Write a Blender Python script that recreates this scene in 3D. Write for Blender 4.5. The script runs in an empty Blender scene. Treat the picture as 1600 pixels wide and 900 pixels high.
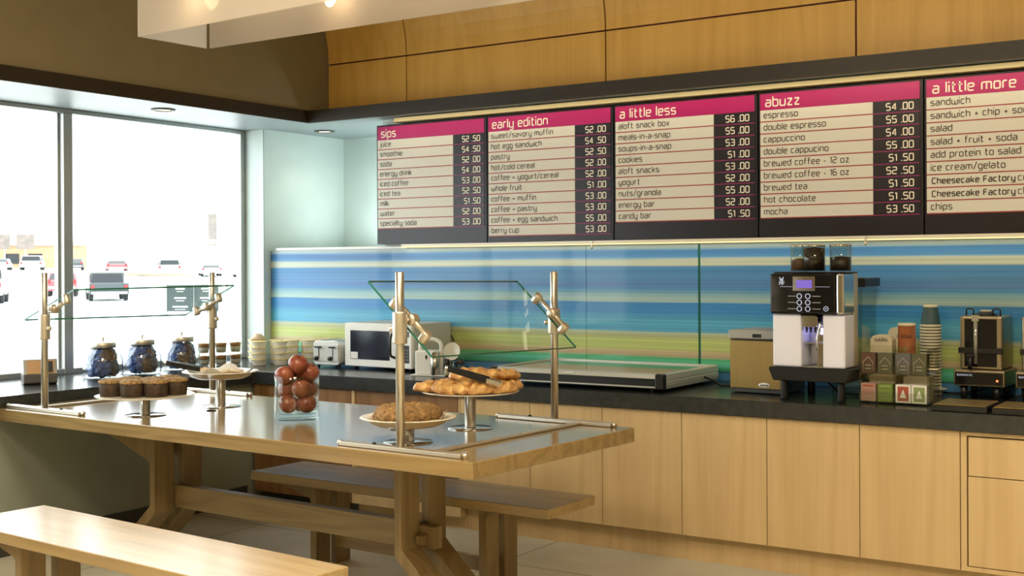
import bpy, bmesh, math, random
from mathutils import Vector, Matrix, noise
random.seed(7)
R = math.radians
PI = math.pi
scene = bpy.context.scene
col = scene.collection

# ------------------------------------------------------------------ camera, world, exposure
def setup_camera():
    th, pit, rol = 0.5795, -0.0010, -0.0050
    F, ppy = 1899.92, 418.47
    f = Vector((-math.sin(th)*math.cos(pit), math.cos(th)*math.cos(pit), math.sin(pit)))
    r0 = Vector((math.cos(th), math.sin(th), 0)); u0 = r0.cross(f)
    r = math.cos(rol)*r0 + math.sin(rol)*u0
    u = -math.sin(rol)*r0 + math.cos(rol)*u0
    cam = bpy.data.cameras.new('camera'); cam.sensor_width = 36; cam.lens = 36*F/1600
    cam.shift_y = (ppy-450)/1600; cam.clip_end = 2000; cam.clip_start = 0.05
    o = bpy.data.objects.new('camera', cam); col.objects.link(o)
    m = Matrix((r, u, -f)).transposed().to_4x4()
    m.translation = Vector((6.8181, -6.9682, 1.622))
    o.matrix_world = m
    scene.camera = o
setup_camera()

WORLD_STRENGTH = 5.8
w = bpy.data.worlds.new('overcast_sky'); scene.world = w; w.use_nodes = True
bgn = w.node_tree.nodes['Background']
bgn.inputs[0].default_value = (0.93, 0.98, 1.0, 1); bgn.inputs[1].default_value = WORLD_STRENGTH
scene.view_settings.view_transform = 'Standard'; scene.view_settings.look = 'None'
scene.view_settings.gamma = 1.0; scene.view_settings.use_curve_mapping = False
scene.view_settings.exposure = 0.0
try:
    scene.cycles.use_denoising = True
    scene.cycles.max_bounces = 10; scene.cycles.transparent_max_bounces = 24
    scene.cycles.sample_clamp_indirect = 6.0
    scene.cycles.caustics_reflective = False; scene.cycles.caustics_refractive = False
except Exception:
    pass

WARM = (1.0, 0.84, 0.60)
def area_light(name, loc, size, power, color, rot=(0, 0, 0), size_y=None, portal=False):
    l = bpy.data.lights.new(name, 'AREA'); l.energy = power; l.color = color; l.size = size
    if size_y:
        l.shape = 'RECTANGLE'; l.size_y = size_y
    o = bpy.data.objects.new(name, l); col.objects.link(o); o.location = loc; o.rotation_euler = rot
    if portal: l.cycles.is_portal = True
    return o
def point_light(name, loc, power, color, radius=0.03):
    l = bpy.data.lights.new(name, 'POINT'); l.energy = power; l.color = color; l.shadow_soft_size = radius
    o = bpy.data.objects.new(name, l); col.objects.link(o); o.location = loc
    return o
def spot_light(name, loc, power, color, angle=100, radius=0.04, blend=0.6):
    l = bpy.data.lights.new(name, 'SPOT'); l.energy = power; l.color = color; l.shadow_soft_size = radius
    l.spot_size = R(angle); l.spot_blend = blend
    o = bpy.data.objects.new(name, l); col.objects.link(o); o.location = loc
    return o
# daylight portal over the long window
area_light('window_portal', (-0.33, -2.7, 1.80), 1.8, 1.0, (1, 1, 1), (0, -PI/2, 0), 5.2, portal=True)
# ceiling lamps of the room (warm)
for i, (x, y, p) in enumerate([(3.6, -4.6, 105), (6.2, -3.9, 115), (5.2, -6.6, 130), (8.6, -7.0, 55), (3.4, -8.2, 70)]):
    area_light('ceiling_lamp_light', (x, y, 3.96), 0.9, p, WARM)
# strip lights above and below the menu boards, and in the recess behind the backsplash
area_light('menu_top_strip_light', (3.95, -0.165, 2.695), 0.03, 4, (1.0, 0.85, 0.6), (R(12), 0, 0), None)
bpy.data.objects['menu_top_strip_light'].data.shape = 'RECTANGLE'
bpy.data.objects['menu_top_strip_light'].data.size = 5.4; bpy.data.objects['menu_top_strip_light'].data.size_y = 0.03
area_light('menu_under_strip_light', (3.95, -0.06, 1.755), 5.2, 2.0, (1.0, 0.9, 0.62), (R(8), 0, 0), 0.02)
area_light('recess_strip_light', (1.6, 0.50, 1.77), 2.6, 24, (0.92, 1.0, 0.97), (PI, 0, 0), 0.25)

# ------------------------------------------------------------------ materials
MATS = {}
def mat(name, color, rough=0.5, metal=0.0, var=0.0, scale=8.0, stretch=(1, 1, 1), bump=0.0, spec=0.5, coat=0.0,
        col2=None, detail=4.0, trans=0.0, ior=1.45, emit=None, emit_s=0.0, coat_rough=0.05):
    if name in MATS: return MATS[name]
    m = bpy.data.materials.new(name); m.use_nodes = True; nt = m.node_tree
    b = nt.nodes['Principled BSDF']
    b.inputs['Base Color'].default_value = (*color, 1); b.inputs['Roughness'].default_value = rough
    b.inputs['Metallic'].default_value = metal
    b.inputs['Specular IOR Level'].default_value = spec
    b.inputs['Coat Weight'].default_value = coat; b.inputs['Coat Roughness'].default_value = coat_rough
    b.inputs['Transmission Weight'].default_value = trans; b.inputs['IOR'].default_value = ior
    if emit:
        b.inputs['Emission Color'].default_value = (*emit, 1); b.inputs['Emission Strength'].default_value = emit_s
    if var > 0 or col2 or bump > 0:
        tc = nt.nodes.new('ShaderNodeTexCoord'); mp = nt.nodes.new('ShaderNodeMapping')
        mp.inputs['Scale'].default_value = stretch
        nt.links.new(tc.outputs['Object'], mp.inputs['Vector'])
        nz = nt.nodes.new('ShaderNodeTexNoise'); nz.inputs['Scale'].default_value = scale; nz.inputs['Detail'].default_value = detail
        nt.links.new(mp.outputs[0], nz.inputs['Vector'])
        if var > 0 or col2:
            rp = nt.nodes.new('ShaderNodeValToRGB')
            if col2 is None:
                c0 = tuple(max(0, c*(1-var)) for c in color); c1 = tuple(min(1, c*(1+var)) for c in color)
            else:
                c0, c1 = color, col2
            rp.color_ramp.elements[0].position = 0.3; rp.color_ramp.elements[0].color = (*c0, 1)
            rp.color_ramp.elements[1].position = 0.7; rp.color_ramp.elements[1].color = (*c1, 1)
            nt.links.new(nz.outputs[0], rp.inputs[0]); nt.links.new(rp.outputs[0], b.inputs['Base Color'])
        if bump > 0:
            bp = nt.nodes.new('ShaderNodeBump'); bp.inputs['Strength'].default_value = bump; bp.inputs['Distance'].default_value = 0.01
            nt.links.new(nz.outputs[0], bp.inputs['Height']); nt.links.new(bp.outputs[0], b.inputs['Normal'])
    MATS[name] = m
    return m

def wood(name, c_dark, c_light, axis='z', rough=0.4, ring=3.0, fine=60.0, coat=0.0, spec=0.4):
    """Veneer with long cathedral figure and fine pores running along an axis."""
    if name in MATS: return MATS[name]
    m = bpy.data.materials.new(name); m.use_nodes = True; nt = m.node_tree; N = nt.nodes; L = nt.links
    b = N['Principled BSDF']; b.inputs['Roughness'].default_value = rough
    b.inputs['Coat Weight'].default_value = coat; b.inputs['Coat Roughness'].default_value = 0.18
    b.inputs['Specular IOR Level'].default_value = spec
    tc = N.new('ShaderNodeTexCoord')
    k = {'x': (0.10, 1, 1), 'y': (1, 0.10, 1), 'z': (1, 1, 0.10)}[axis]
    mp = N.new('ShaderNodeMapping'); mp.inputs['Scale'].default_value = k
    L.new(tc.outputs['Object'], mp.inputs['Vector'])
    n1 = N.new('ShaderNodeTexNoise'); n1.inputs['Scale'].default_value = ring; n1.inputs['Detail'].default_value = 2; n1.inputs['Distortion'].default_value = 0.4
    L.new(mp.outputs[0], n1.inputs['Vector'])
    mul = N.new('ShaderNodeMath'); mul.operation = 'MULTIPLY'; mul.inputs[1].default_value = 14
    L.new(n1.outputs[0], mul.inputs[0])
    fr = N.new('ShaderNodeMath'); fr.operation = 'PINGPONG'; fr.inputs[1].default_value = 1.0; L.new(mul.outputs[0], fr.inputs[0])
    k2 = {'x': (0.03, 1, 1), 'y': (1, 0.03, 1), 'z': (1, 1, 0.03)}[axis]
    mp2 = N.new('ShaderNodeMapping'); mp2.inputs['Scale'].default_value = k2
    L.new(tc.outputs['Object'], mp2.inputs['Vector'])
    n2 = N.new('ShaderNodeTexNoise'); n2.inputs['Scale'].default_value = fine; n2.inputs['Detail'].default_value = 3
    L.new(mp2.outputs[0], n2.inputs['Vector'])
    mx = N.new('ShaderNodeMath'); mx.operation = 'MULTIPLY_ADD'; mx.inputs[1].default_value = 0.42
    L.new(fr.outputs[0], mx.inputs[0])
    ml = N.new('ShaderNodeMath'); ml.operation = 'MULTIPLY'; ml.inputs[1].default_value = 0.75; L.new(n2.outputs[0], ml.inputs[0])
    L.new(ml.outputs[0], mx.inputs[2])
    rp = N.new('ShaderNodeValToRGB')
    rp.color_ramp.elements[0].position = 0.2; rp.color_ramp.elements[0].color = (*c_dark, 1)
    rp.color_ramp.elements[1].position = 0.8; rp.color_ramp.elements[1].color = (*c_light, 1)
    L.new(mx.outputs[0], rp.inputs[0]); L.new(rp.outputs[0], b.inputs['Base Color'])
    MATS[name] = m
    return m

def glass(name, tint=(0.97, 1.0, 0.98), rough=0.0, refl=1.0):
    """Clear pane: straight-through transmission with a Fresnel mirror layer."""
    if name in MATS: return MATS[name]
    m = bpy.data.materials.new(name); m.use_nodes = True; nt = m.node_tree; N = nt.nodes; L = nt.links
    N.remove(N['Principled BSDF'])
    out = N['Material Output']
    t = N.new('ShaderNodeBsdfTransparent'); t.inputs[0].default_value = (*tint, 1)
    g = N.new('ShaderNodeBsdfGlossy'); g.inputs['Roughness'].default_value = rough
    lw = N.new('ShaderNodeLayerWeight'); lw.inputs[0].default_value = 0.5
    pw = N.new('ShaderNodeMath'); pw.operation = 'POWER'; pw.inputs[1].default_value = 5.0; L.new(lw.outputs['Facing'], pw.inputs[0])
    ml = N.new('ShaderNodeMath'); ml.operation = 'MULTIPLY_ADD'; ml.inputs[1].default_value = 0.85*refl; ml.inputs[2].default_value = 0.04*refl; L.new(pw.outputs[0], ml.inputs[0])
    mix = N.new('ShaderNodeMixShader')
    L.new(ml.outputs[0], mix.inputs[0]); L.new(t.outputs[0], mix.inputs[1]); L.new(g.outputs[0], mix.inputs[2])
    L.new(mix.outputs[0], out.inputs[0])
    MATS[name] = m
    return m

def frosted(name, color, alpha=0.12):
    if name in MATS: return MATS[name]
    m = bpy.data.materials.new(name); m.use_nodes = True; nt = m.node_tree; N = nt.nodes; L = nt.links
    N.remove(N['Principled BSDF']); out = N['Material Output']
    d = N.new('ShaderNodeBsdfDiffuse'); d.inputs[0].default_value = (*color, 1)
    t = N.new('ShaderNodeBsdfTranslucent'); t.inputs[0].default_value = (*color, 1)
    tr = N.new('ShaderNodeBsdfTransparent')
    a = N.new('ShaderNodeMixShader'); a.inputs[0].default_value = 0.6
    L.new(d.outputs[0], a.inputs[1]); L.new(t.outputs[0], a.inputs[2])
    c = N.new('ShaderNodeMixShader'); c.inputs[0].default_value = alpha
    L.new(a.outputs[0], c.inputs[1]); L.new(tr.outputs[0], c.inputs[2])
    L.new(c.outputs[0], out.inputs[0])
    MATS[name] = m
    return m

def glow(name, color, strength):
    return mat(name, (0.06, 0.06, 0.06), 0.5, emit=color, emit_s=strength)

# ------------------------------------------------------------------ mesh helpers
def new_bm(): return bmesh.new()
def box(bm, x0, x1, y0, y1, z0, z1, bev=0.0, mi=0, seg=1, M=None):
    t = bmesh.new()
    vs = [t.verts.new((x, y, z)) for z in (z0, z1) for y in (y0, y1) for x in (x0, x1)]
    for f in ((0, 2, 3, 1), (4, 5, 7, 6), (0, 1, 5, 4), (2, 6, 7, 3), (0, 4, 6, 2), (1, 3, 7, 5)):
        t.faces.new([vs[i] for i in f])
    if bev > 0:
        bmesh.ops.bevel(t, geom=t.edges[:], offset=bev, segments=seg, affect='EDGES', profile=0.5)
    merge(bm, t, M, mi)
def merge(bm, t, M=None, mi=None):
    if M is not None: bmesh.ops.transform(t, matrix=M, verts=t.verts)
    mp = {}
    for v in t.verts: mp[v] = bm.verts.new(v.co)
    for f in t.faces:
        try:
            nf = bm.faces.new([mp[v] for v in f.verts]); nf.smooth = f.smooth
            nf.material_index = f.material_index if mi is None else mi
        except ValueError: pass
    t.free()
def lathe(bm, prof, n=32, M=None, mi=0, closed=False, smooth=True):
    """prof: list of (r, z); revolved about z."""
    t = bmesh.new(); rings = []
    for r, z in prof:
        if r < 1e-6: rings.append([t.verts.new((0, 0, z))])
        else: rings.append([t.verts.new((r*math.cos(2*PI*i/n), r*math.sin(2*PI*i/n), z)) for i in range(n)])
    pairs = list(zip(rings, rings[1:]))
    if closed: pairs.append((rings[-1], rings[0]))
    for a, b in pairs:
        for i in range(n):
            j = (i+1) % n
            if len(a) == 1 and len(b) == 1: continue
            if len(a) == 1: t.faces.new((a[0], b[j], b[i]))
            elif len(b) == 1: t.faces.new((a[i], a[j], b[0]))
            else: t.faces.new((a[i], a[j], b[j], b[i]))
    for f in t.faces: f.smooth = smooth
    bmesh.ops.recalc_face_normals(t, faces=t.faces)
    merge(bm, t, M, mi)
def tube(bm, pts, r, n=10, mi=0, caps=True, M=None):
    t = bmesh.new(); pts = [Vector(p) for p in pts]; rings = []
    up = None
    for i, p in enumerate(pts):
        d = (pts[min(i+1, len(pts)-1)] - pts[max(i-1, 0)]).normalized()
        if up is None:
            up = Vector((0, 0, 1)) if abs(d.z) < 0.9 else Vector((1, 0, 0))
        s = d.cross(up).normalized(); up = s.cross(d).normalized()
        rr = r[i] if isinstance(r, (list, tuple)) else r
        rings.append([t.verts.new(p + rr*(math.cos(2*PI*k/n)*s + math.sin(2*PI*k/n)*up)) for k in range(n)])
    for a, b in zip(rings, rings[1:]):
        for k in range(n):
            f = t.faces.new((a[k], a[(k+1) % n], b[(k+1) % n], b[k])); f.smooth = True
    if caps:
        t.faces.new(rings[0]); t.faces.new(rings[-1])
    bmesh.ops.recalc_face_normals(t, faces=t.faces)
    merge(bm, t, M, mi)
def prism(bm, poly, t0, t1, axis='x', mi=0, bev=0.0, M=None):
    """poly in the two other axes (order kept), extruded from t0 to t1 along axis."""
    t = bmesh.new()
    def P(a, b, c): return {'x': (c, a, b), 'y': (a, c, b), 'z': (a, b, c)}[axis]
    lo = [t.verts.new(P(a, b, t0)) for a, b in poly]; hi = [t.verts.new(P(a, b, t1)) for a, b in poly]
    t.faces.new(lo); t.faces.new(hi)
    n = len(poly)
    for i in range(n): t.faces.new((lo[i], lo[(i+1) % n], hi[(i+1) % n], hi[i]))
    bmesh.ops.recalc_face_normals(t, faces=t.faces)
    if bev > 0: bmesh.ops.bevel(t, geom=t.edges[:], offset=bev, segments=1, affect='EDGES')
    merge(bm, t, M, mi)
def sphere(bm, c, r, u=20, v=12, mi=0, M=None, sc=(1, 1, 1)):
    t = bmesh.new(); bmesh.ops.create_uvsphere(t, u_segments=u, v_segments=v, radius=r)
    for f in t.faces: f.smooth = True
    for q in t.verts: q.co = Vector((q.co.x*sc[0]+c[0], q.co.y*sc[1]+c[1], q.co.z*sc[2]+c[2]))
    merge(bm, t, M, mi)
def rounded_rect(cx, cy, w, h, r, n=5):
    pts = []
    for (sx, sy, a0) in ((1, 1, 0), (-1, 1, 90), (-1, -1, 180), (1, -1, 270)):
        for i in range(n+1):
            a = R(a0 + 90*i/n)
            pts.append((cx + sx*(w/2-r) + r*math.cos(a), cy + sy*(h/2-r) + r*math.sin(a)))
    return pts
def T(x=0, y=0, z=0, rz=0, rx=0, ry=0):
    return Matrix.Translation((x, y, z)) @ Matrix.Rotation(rz, 4, 'Z') @ Matrix.Rotation(ry, 4, 'Y') @ Matrix.Rotation(rx, 4, 'X')

def obj(name, bm, mats, parent=None, loc=None, rz=0, smooth=None):
    me = bpy.data.meshes.new(name)
    bm.normal_update()
    bm.to_mesh(me); bm.free()
    if not isinstance(mats, (list, tuple)): mats = [mats]
    for m in mats: me.materials.append(m)
    if smooth is not None:
        for p in me.polygons: p.use_smooth = smooth
    o = bpy.data.objects.new(name, me); col.objects.link(o)
    if parent: o.parent = parent
    if loc is not None: o.location = loc
    if rz: o.rotation_euler.z = rz
    return o
def tag(o, label, cat, group=None):
    o['label'] = label; o['category'] = cat
    if group: o['group'] = group
    return o
def thing(name, label, cat, loc=(0, 0, 0), rz=0, group=None):
    o = bpy.data.objects.new(name, None); col.objects.link(o); o.empty_display_size = 0.1
    o.location = loc; o.rotation_euler = (0, 0, rz)
    return tag(o, label, cat, group)
def structure(o):
    o['kind'] = 'structure'; return o
def struct_root(name):
    o = bpy.data.objects.new(name, None); col.objects.link(o); o['kind'] = 'structure'; return o
def copy_tree(o, parent=None):
    c = o.copy(); col.objects.link(c)
    if parent is not None: c.parent = parent
    for ch in list(o.children): copy_tree(ch, c)
    return c
def place(o, loc, rz=None, label=None, group=None, rot=None):
    o.location = loc
    if rz is not None: o.rotation_euler = (0, 0, rz)
    if rot is not None: o.rotation_euler = rot
    if label: o['label'] = label
    if group: o['group'] = group
    return o

# ------------------------------------------------------------------ stroke lettering
GL = {
 'a': (4, [[(0.3, 5), (4, 5), (4, 0), (0, 0), (0, 2.8), (4, 2.8)]]), 'b': (4, [[(0, 7.5), (0, 0), (4, 0), (4, 5), (0, 5)]]),
 'c': (3.6, [[(3.6, 5), (0, 5), (0, 0), (3.6, 0)]]), 'd': (4, [[(4, 7.5), (4, 0), (0, 0), (0, 5), (4, 5)]]),
 'e': (4, [[(0, 2.6), (4, 2.6), (4, 5), (0, 5), (0, 0), (3.8, 0)]]), 'f': (2.8, [[(2.8, 7.5), (0.9, 7.5), (0.9, 0)], [(0, 5), (2.6, 5)]]),
 'g': (4, [[(4, 0), (0, 0), (0, 5), (4, 5), (4, -2.2), (0.3, -2.2)]]), 'h': (4, [[(0, 7.5), (0, 0)], [(0, 5), (4, 5), (4, 0)]]),
 'i': (0, [[(0, 5), (0, 0)], [(0, 7.5), (0, 6.5)]]), 'j': (1.2, [[(1.2, 5), (1.2, -2.2), (0, -2.2)], [(1.2, 7.5), (1.2, 6.5)]]),
 'k': (3.6, [[(0, 7.5), (0, 0)], [(0, 2.5), (1.2, 2.5)], [(3.5, 5), (1.1, 2.5), (3.6, 0)]]), 'l': (0, [[(0, 7.5), (0, 0)]]),
 'm': (6.4, [[(0, 0), (0, 5), (6.4, 5), (6.4, 0)], [(3.2, 5), (3.2, 0)]]), 'n': (4, [[(0, 0), (0, 5), (4, 5), (4, 0)]]),
 'o': (4, [[(2, 0), (0, 0), (0, 5), (4, 5), (4, 0), (2, 0)]]), 'p': (4, [[(0, -2.2), (0, 5), (4, 5), (4, 0), (0, 0)]]),
 'q': (4, [[(4, -2.2), (4, 5), (0, 5), (0, 0), (4, 0)]]), 'r': (2.6, [[(0, 0), (0, 5), (2.6, 5)]]),
 's': (3.8, [[(3.8, 5), (0, 5), (0, 2.6), (3.8, 2.6), (3.8, 0), (0, 0)]]), 't': (2.8, [[(0.9, 7.2), (0.9, 0), (2.8, 0)], [(0, 5), (2.7, 5)]]),
 'u': (4, [[(0, 5), (0, 0), (4, 0), (4, 5)]]), 'v': (4, [[(0, 5), (2, 0), (4, 5)]]),
 'w': (6.4, [[(0, 5), (0, 0), (6.4, 0), (6.4, 5)], [(3.2, 0), (3.2, 4)]]), 'x': (3.8, [[(0, 5), (3.8, 0)], [(0, 0), (3.8, 5)]]),
 'y': (4, [[(0, 5), (0, 0), (4, 0)], [(4, 5), (4, -2.2), (0.3, -2.2)]]), 'z': (3.8, [[(0, 5), (3.8, 5), (0, 0), (3.8, 0)]]),
 '0': (4.2, [[(2, 0), (0, 0), (0, 7), (4.2, 7), (4.2, 0), (2, 0)]]), '1': (1.6, [[(0, 6), (1.6, 7), (1.6, 0)]]),
 '2': (4.2, [[(0, 7), (4.2, 7), (4.2, 3.6), (0, 3.6), (0, 0), (4.2, 0)]]), '3': (4.2, [[(0, 7), (4.2, 7), (4.2, 0), (0, 0)], [(0.8, 3.6), (4.2, 3.6)]]),
 '4': (4.4, [[(3.3, 0), (3.3, 7), (0, 2), (4.4, 2)]]), '5': (4.2, [[(4.2, 7), (0, 7), (0, 3.8), (4.2, 3.8), (4.2, 0), (0, 0)]]),
 '6': (4.2, [[(4, 7), (0, 7), (0, 0), (4.2, 0), (4.2, 3.8), (0, 3.8)]]), '7': (4, [[(0, 7), (4, 7), (1.2, 0)]]),
 '8': (4.2, [[(2, 0), (0, 0), (0, 7), (4.2, 7), (4.2, 0), (2, 0)], [(0, 3.6), (4.2, 3.6)]]), '9': (4.2, [[(0, 0), (4.2, 0), (4.2, 7), (0, 7), (0, 3.4), (4.2, 3.4)]]),
 '$': (4.2, [[(4.2, 7), (0, 7), (0, 3.7), (4.2, 3.7), (4.2, 0), (0, 0)], [(2.1, 8), (2.1, 7)], [(2.1, 0), (2.1, -1)]]),
 '+': (3.4, [[(0, 2.6), (3.4, 2.6)], [(1.7, 4.3), (1.7, 0.9)]]), '-': (2.2, [[(0, 2.6), (2.2, 2.6)]]), '/': (3.4, [[(0, -0.6), (3.4, 7.8)]]),
 '.': (0, [[(0, 0.45), (0, -0.45)]]), ' ': (1.6, []),
 'C': (4.4, [[(4.4, 7), (0, 7), (0, 0), (4.4, 0)]]), 'F': (4, [[(4, 7), (0, 7), (0, 0)], [(0, 3.7), (3.6, 3.7)]]),
 'H': (4.6, [[(0, 7), (0, 0)], [(4.6, 7), (4.6, 0)], [(0, 3.6), (4.6, 3.6)]]), 'A': (5, [[(0, 0), (2.5, 7), (5, 0)], [(0.9, 2.4), (4.1, 2.4)]]),
 'R': (4.4, [[(0, 0), (0, 7), (4.4, 7), (4.4, 3.5), (0, 3.5)], [(2.2, 3.5), (4.6, 0)]]), 'N': (4.8, [[(0, 0), (0, 7), (4.8, 0), (4.8, 7)]]),
 'S': (4.2, [[(4.2, 7), (0, 7), (0, 3.7), (4.2, 3.7), (4.2, 0), (0, 0)]]), 'O': (4.6, [[(2.3, 0), (0, 0), (0, 7), (4.6, 7), (4.6, 0), (2.3, 0)]]),
 'B': (4.4, [[(0, 3.6), (4.2, 3.6), (4.2, 7), (0, 7), (0, 0), (4.4, 0), (4.4, 3.6)]]), 'U': (4.4, [[(0, 7), (0, 0), (4.4, 0), (4.4, 7)]]),
 'M': (5.4, [[(0, 0), (0, 7), (2.7, 2.5), (5.4, 7), (5.4, 0)]]), 'T': (4.6, [[(0, 7), (4.6, 7)], [(2.3, 7), (2.3, 0)]]), 'I': (0, [[(0, 7), (0, 0)]]),
 'W': (6, [[(0, 7), (1.5, 0), (3, 5), (4.5, 0), (6, 7)]]), '&': (5, [[(5, 0), (1, 5.6), (1.6, 7), (3.2, 7), (3.4, 5.4), (0, 2.6), (0, 0), (3.4, 0), (5, 2.6)]]),
}
def round_poly(pts, rad=1.1):
    out = [Vector(pts[0])]
    for i in range(1, len(pts)-1):
        p, a, b = Vector(pts[i]), Vector(pts[i-1]), Vector(pts[i+1])
        da, db = a-p, b-p
        r = min(rad, da.length*0.48, db.length*0.48)
        A, B = p+da.normalized()*r, p+db.normalized()*r
        for k in range(4):
            s = k/3
            out.append((1-s)**2*A + 2*s*(1-s)*p + s*s*B)
    out.append(Vector(pts[-1]))
    return out
def text_width(s, u, gap=1.9):
    return u*(sum(GL[c][0]+gap for c in s)-gap)
def text_bm(bm, s, x, z, u, y, stroke=0.85, gap=1.9, M=None, depth=0.0015, mi=None):
    """Lettering in the xz plane facing -y; u is metres per glyph unit."""
    t = bmesh.new(); cx = x; hw = stroke*u/2
    for ch in s:
        wd, lines = GL[ch]
        for ln in lines:
            P = round_poly([(cx+a*u, z+b*u) for a, b in ln], 1.1*u)
            Q = [P[0]]
            for q in P[1:]:
                if (q-Q[-1]).length > 1e-6: Q.append(q)
            L0, R0 = [], []
            for i, p in enumerate(Q):
                d1 = (Q[i]-Q[i-1]).normalized() if i > 0 else (Q[1]-Q[0]).normalized()
                d2 = (Q[i+1]-Q[i]).normalized() if i < len(Q)-1 else d1
                n = Vector((-(d1+d2).y, (d1+d2).x))
                n = n.normalized() if n.length > 1e-6 else Vector((-d1.y, d1.x))
                k = 1/max(0.5, n.dot(Vector((-d1.y, d1.x))))
                L0.append(t.verts.new((p.x+n.x*hw*k, y-depth, p.y+n.y*hw*k))); R0.append(t.verts.new((p.x-n.x*hw*k, y-depth, p.y-n.y*hw*k)))
            for i in range(len(Q)-1):
                try: t.faces.new((R0[i], R0[i+1], L0[i+1], L0[i]))
                except ValueError: pass
        cx += (wd+gap)*u
    if mi is None: mi = 1 if len(bm.faces) else 0
    merge(bm, t, M, mi)
    return cx
# ------------------------------------------------------------------ palette
m_olive = mat('olive_wall_paint', (0.205, 0.165, 0.085), 0.75, var=0.05, scale=6)
m_knee = mat('grey_green_wall_paint', (0.285, 0.31, 0.25), 0.6, var=0.05, scale=5)
m_pale = mat('pale_wall_paint', (0.58, 0.68, 0.66), 0.6, var=0.03, scale=5)
m_soffit = mat('soffit_paint', (0.235, 0.275, 0.285), 0.42, var=0.03, scale=4)
m_fascia = mat('dark_fascia', (0.020, 0.014, 0.007), 0.45, var=0.2, scale=20)
m_base = mat('dark_baseboard', (0.045, 0.045, 0.035), 0.5)
m_ceil = mat('ceiling_paint', (0.55, 0.50, 0.40), 0.8)
m_room = mat('room_wall_paint', (0.42, 0.36, 0.26), 0.8)
m_alu = mat('window_aluminium', (0.42, 0.45, 0.44), 0.4, metal=0.6, var=0.04)
m_seal = mat('black_gasket', (0.03, 0.03, 0.03), 0.6)
m_wood_cab = wood('cabinet_veneer', (0.60, 0.42, 0.205), (0.69, 0.505, 0.265), 'z', 0.42, 2.6, 45)
m_wood_vault = wood('vault_veneer', (0.56, 0.325, 0.065), (0.66, 0.40, 0.10), 'z', 0.40, 2.2, 45)
m_groove = mat('red_groove', (0.10, 0.012, 0.02), 0.6)
m_wood_tab = wood('oak_table_top', (0.205, 0.135, 0.052), (0.315, 0.215, 0.090), 'x', 0.15, 4.0, 60, coat=0.7, spec=0.45)
m_wood_ben = wood('oak_bench', (0.31, 0.21, 0.090), (0.43, 0.305, 0.14), 'x', 0.27, 4.0, 60, coat=0.1, spec=0.5)
m_wood_leg = wood('oak_legs', (0.18, 0.120, 0.049), (0.275, 0.19, 0.082), 'z', 0.42, 4.0, 70)
m_wood_dark = wood('brown_veneer', (0.20, 0.095, 0.035), (0.30, 0.155, 0.06), 'z', 0.45, 3.0, 60)
m_wood_leg_x = wood('oak_rail', (0.19, 0.130, 0.055), (0.28, 0.20, 0.09), 'x', 0.40, 4.0, 70)
m_stone = mat('dark_stone_counter', (0.030, 0.033, 0.032), 0.22, var=0.25, scale=30, spec=0.6)
m_steel = mat('brushed_steel', (0.60, 0.57, 0.50), 0.28, metal=1.0, var=0.05, scale=30, stretch=(1, 1, 0.05))
m_satin = mat('satin_nickel', (0.70, 0.64, 0.53), 0.42, metal=1.0)
m_chrome = mat('polished_steel', (0.75, 0.74, 0.72), 0.10, metal=1.0)
m_black = mat('black_plastic', (0.012, 0.012, 0.012), 0.35)
m_blackgloss = mat('black_gloss', (0.008, 0.008, 0.008), 0.08)
m_white = mat('white_plastic', (0.88, 0.87, 0.82), 0.35)
m_cream = mat('cream_card', (0.75, 0.66, 0.46), 0.6)
m_porc = mat('cream_porcelain', (0.80, 0.74, 0.62), 0.18, spec=0.6)
m_glass = glass('clear_glass', (0.97, 0.99, 0.98))
m_glass_guard = glass('guard_glass', (0.97, 0.99, 0.98), 0.0, 0.4)
m_glass_win = glass('window_glass', (0.96, 0.98, 0.97), 0.0, 0.6)
m_glass_edge = mat('green_glass_edge', (0.03, 0.18, 0.13), 0.1, spec=0.6)
m_acry = glass('clear_acrylic', (0.93, 0.94, 0.90))
m_led = glow('warm_strip_diffuser', (1.0, 0.78, 0.30), 1.6)
m_lamp = glow('downlight_lamp', (1.0, 0.85, 0.6), 5.0)

def floor_mat():
    m = bpy.data.materials.new('polished_concrete'); m.use_nodes = True; N = m.node_tree.nodes; L = m.node_tree.links
    b = N['Principled BSDF']; b.inputs['Roughness'].default_value = 0.32
    tc = N.new('ShaderNodeTexCoord')
    n = N.new('ShaderNodeTexNoise'); n.inputs['Scale'].default_value = 1.6; n.inputs['Detail'].default_value = 8
    L.new(tc.outputs['Object'], n.inputs['Vector'])
    rp = N.new('ShaderNodeValToRGB')
    rp.color_ramp.elements[0].position = 0.35; rp.color_ramp.elements[0].color = (0.56, 0.53, 0.42, 1)
    rp.color_ramp.elements[1].position = 0.68; rp.color_ramp.elements[1].color = (0.72, 0.69, 0.58, 1)
    L.new(n.outputs[0], rp.inputs[0])
    br = N.new('ShaderNodeTexBrick'); br.offset = 0.0
    br.inputs['Scale'].default_value = 1.0; br.inputs['Mortar Size'].default_value = 0.004
    br.inputs['Brick Width'].default_value = 1.83; br.inputs['Row Height'].default_value = 1.83
    mp = N.new('ShaderNodeMapping'); mp.inputs['Location'].default_value = (0.55, 1.42, 0)
    L.new(tc.outputs['Object'], mp.inputs['Vector']); L.new(mp.outputs[0], br.inputs['Vector'])
    mx = N.new('ShaderNodeMix'); mx.data_type = 'RGBA'
    L.new(br.outputs['Fac'], mx.inputs['Factor']); L.new(rp.outputs[0], mx.inputs[6]); mx.inputs[7].default_value = (0.10, 0.09, 0.06, 1)
    L.new(mx.outputs[2], b.inputs['Base Color'])
    return m

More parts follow.
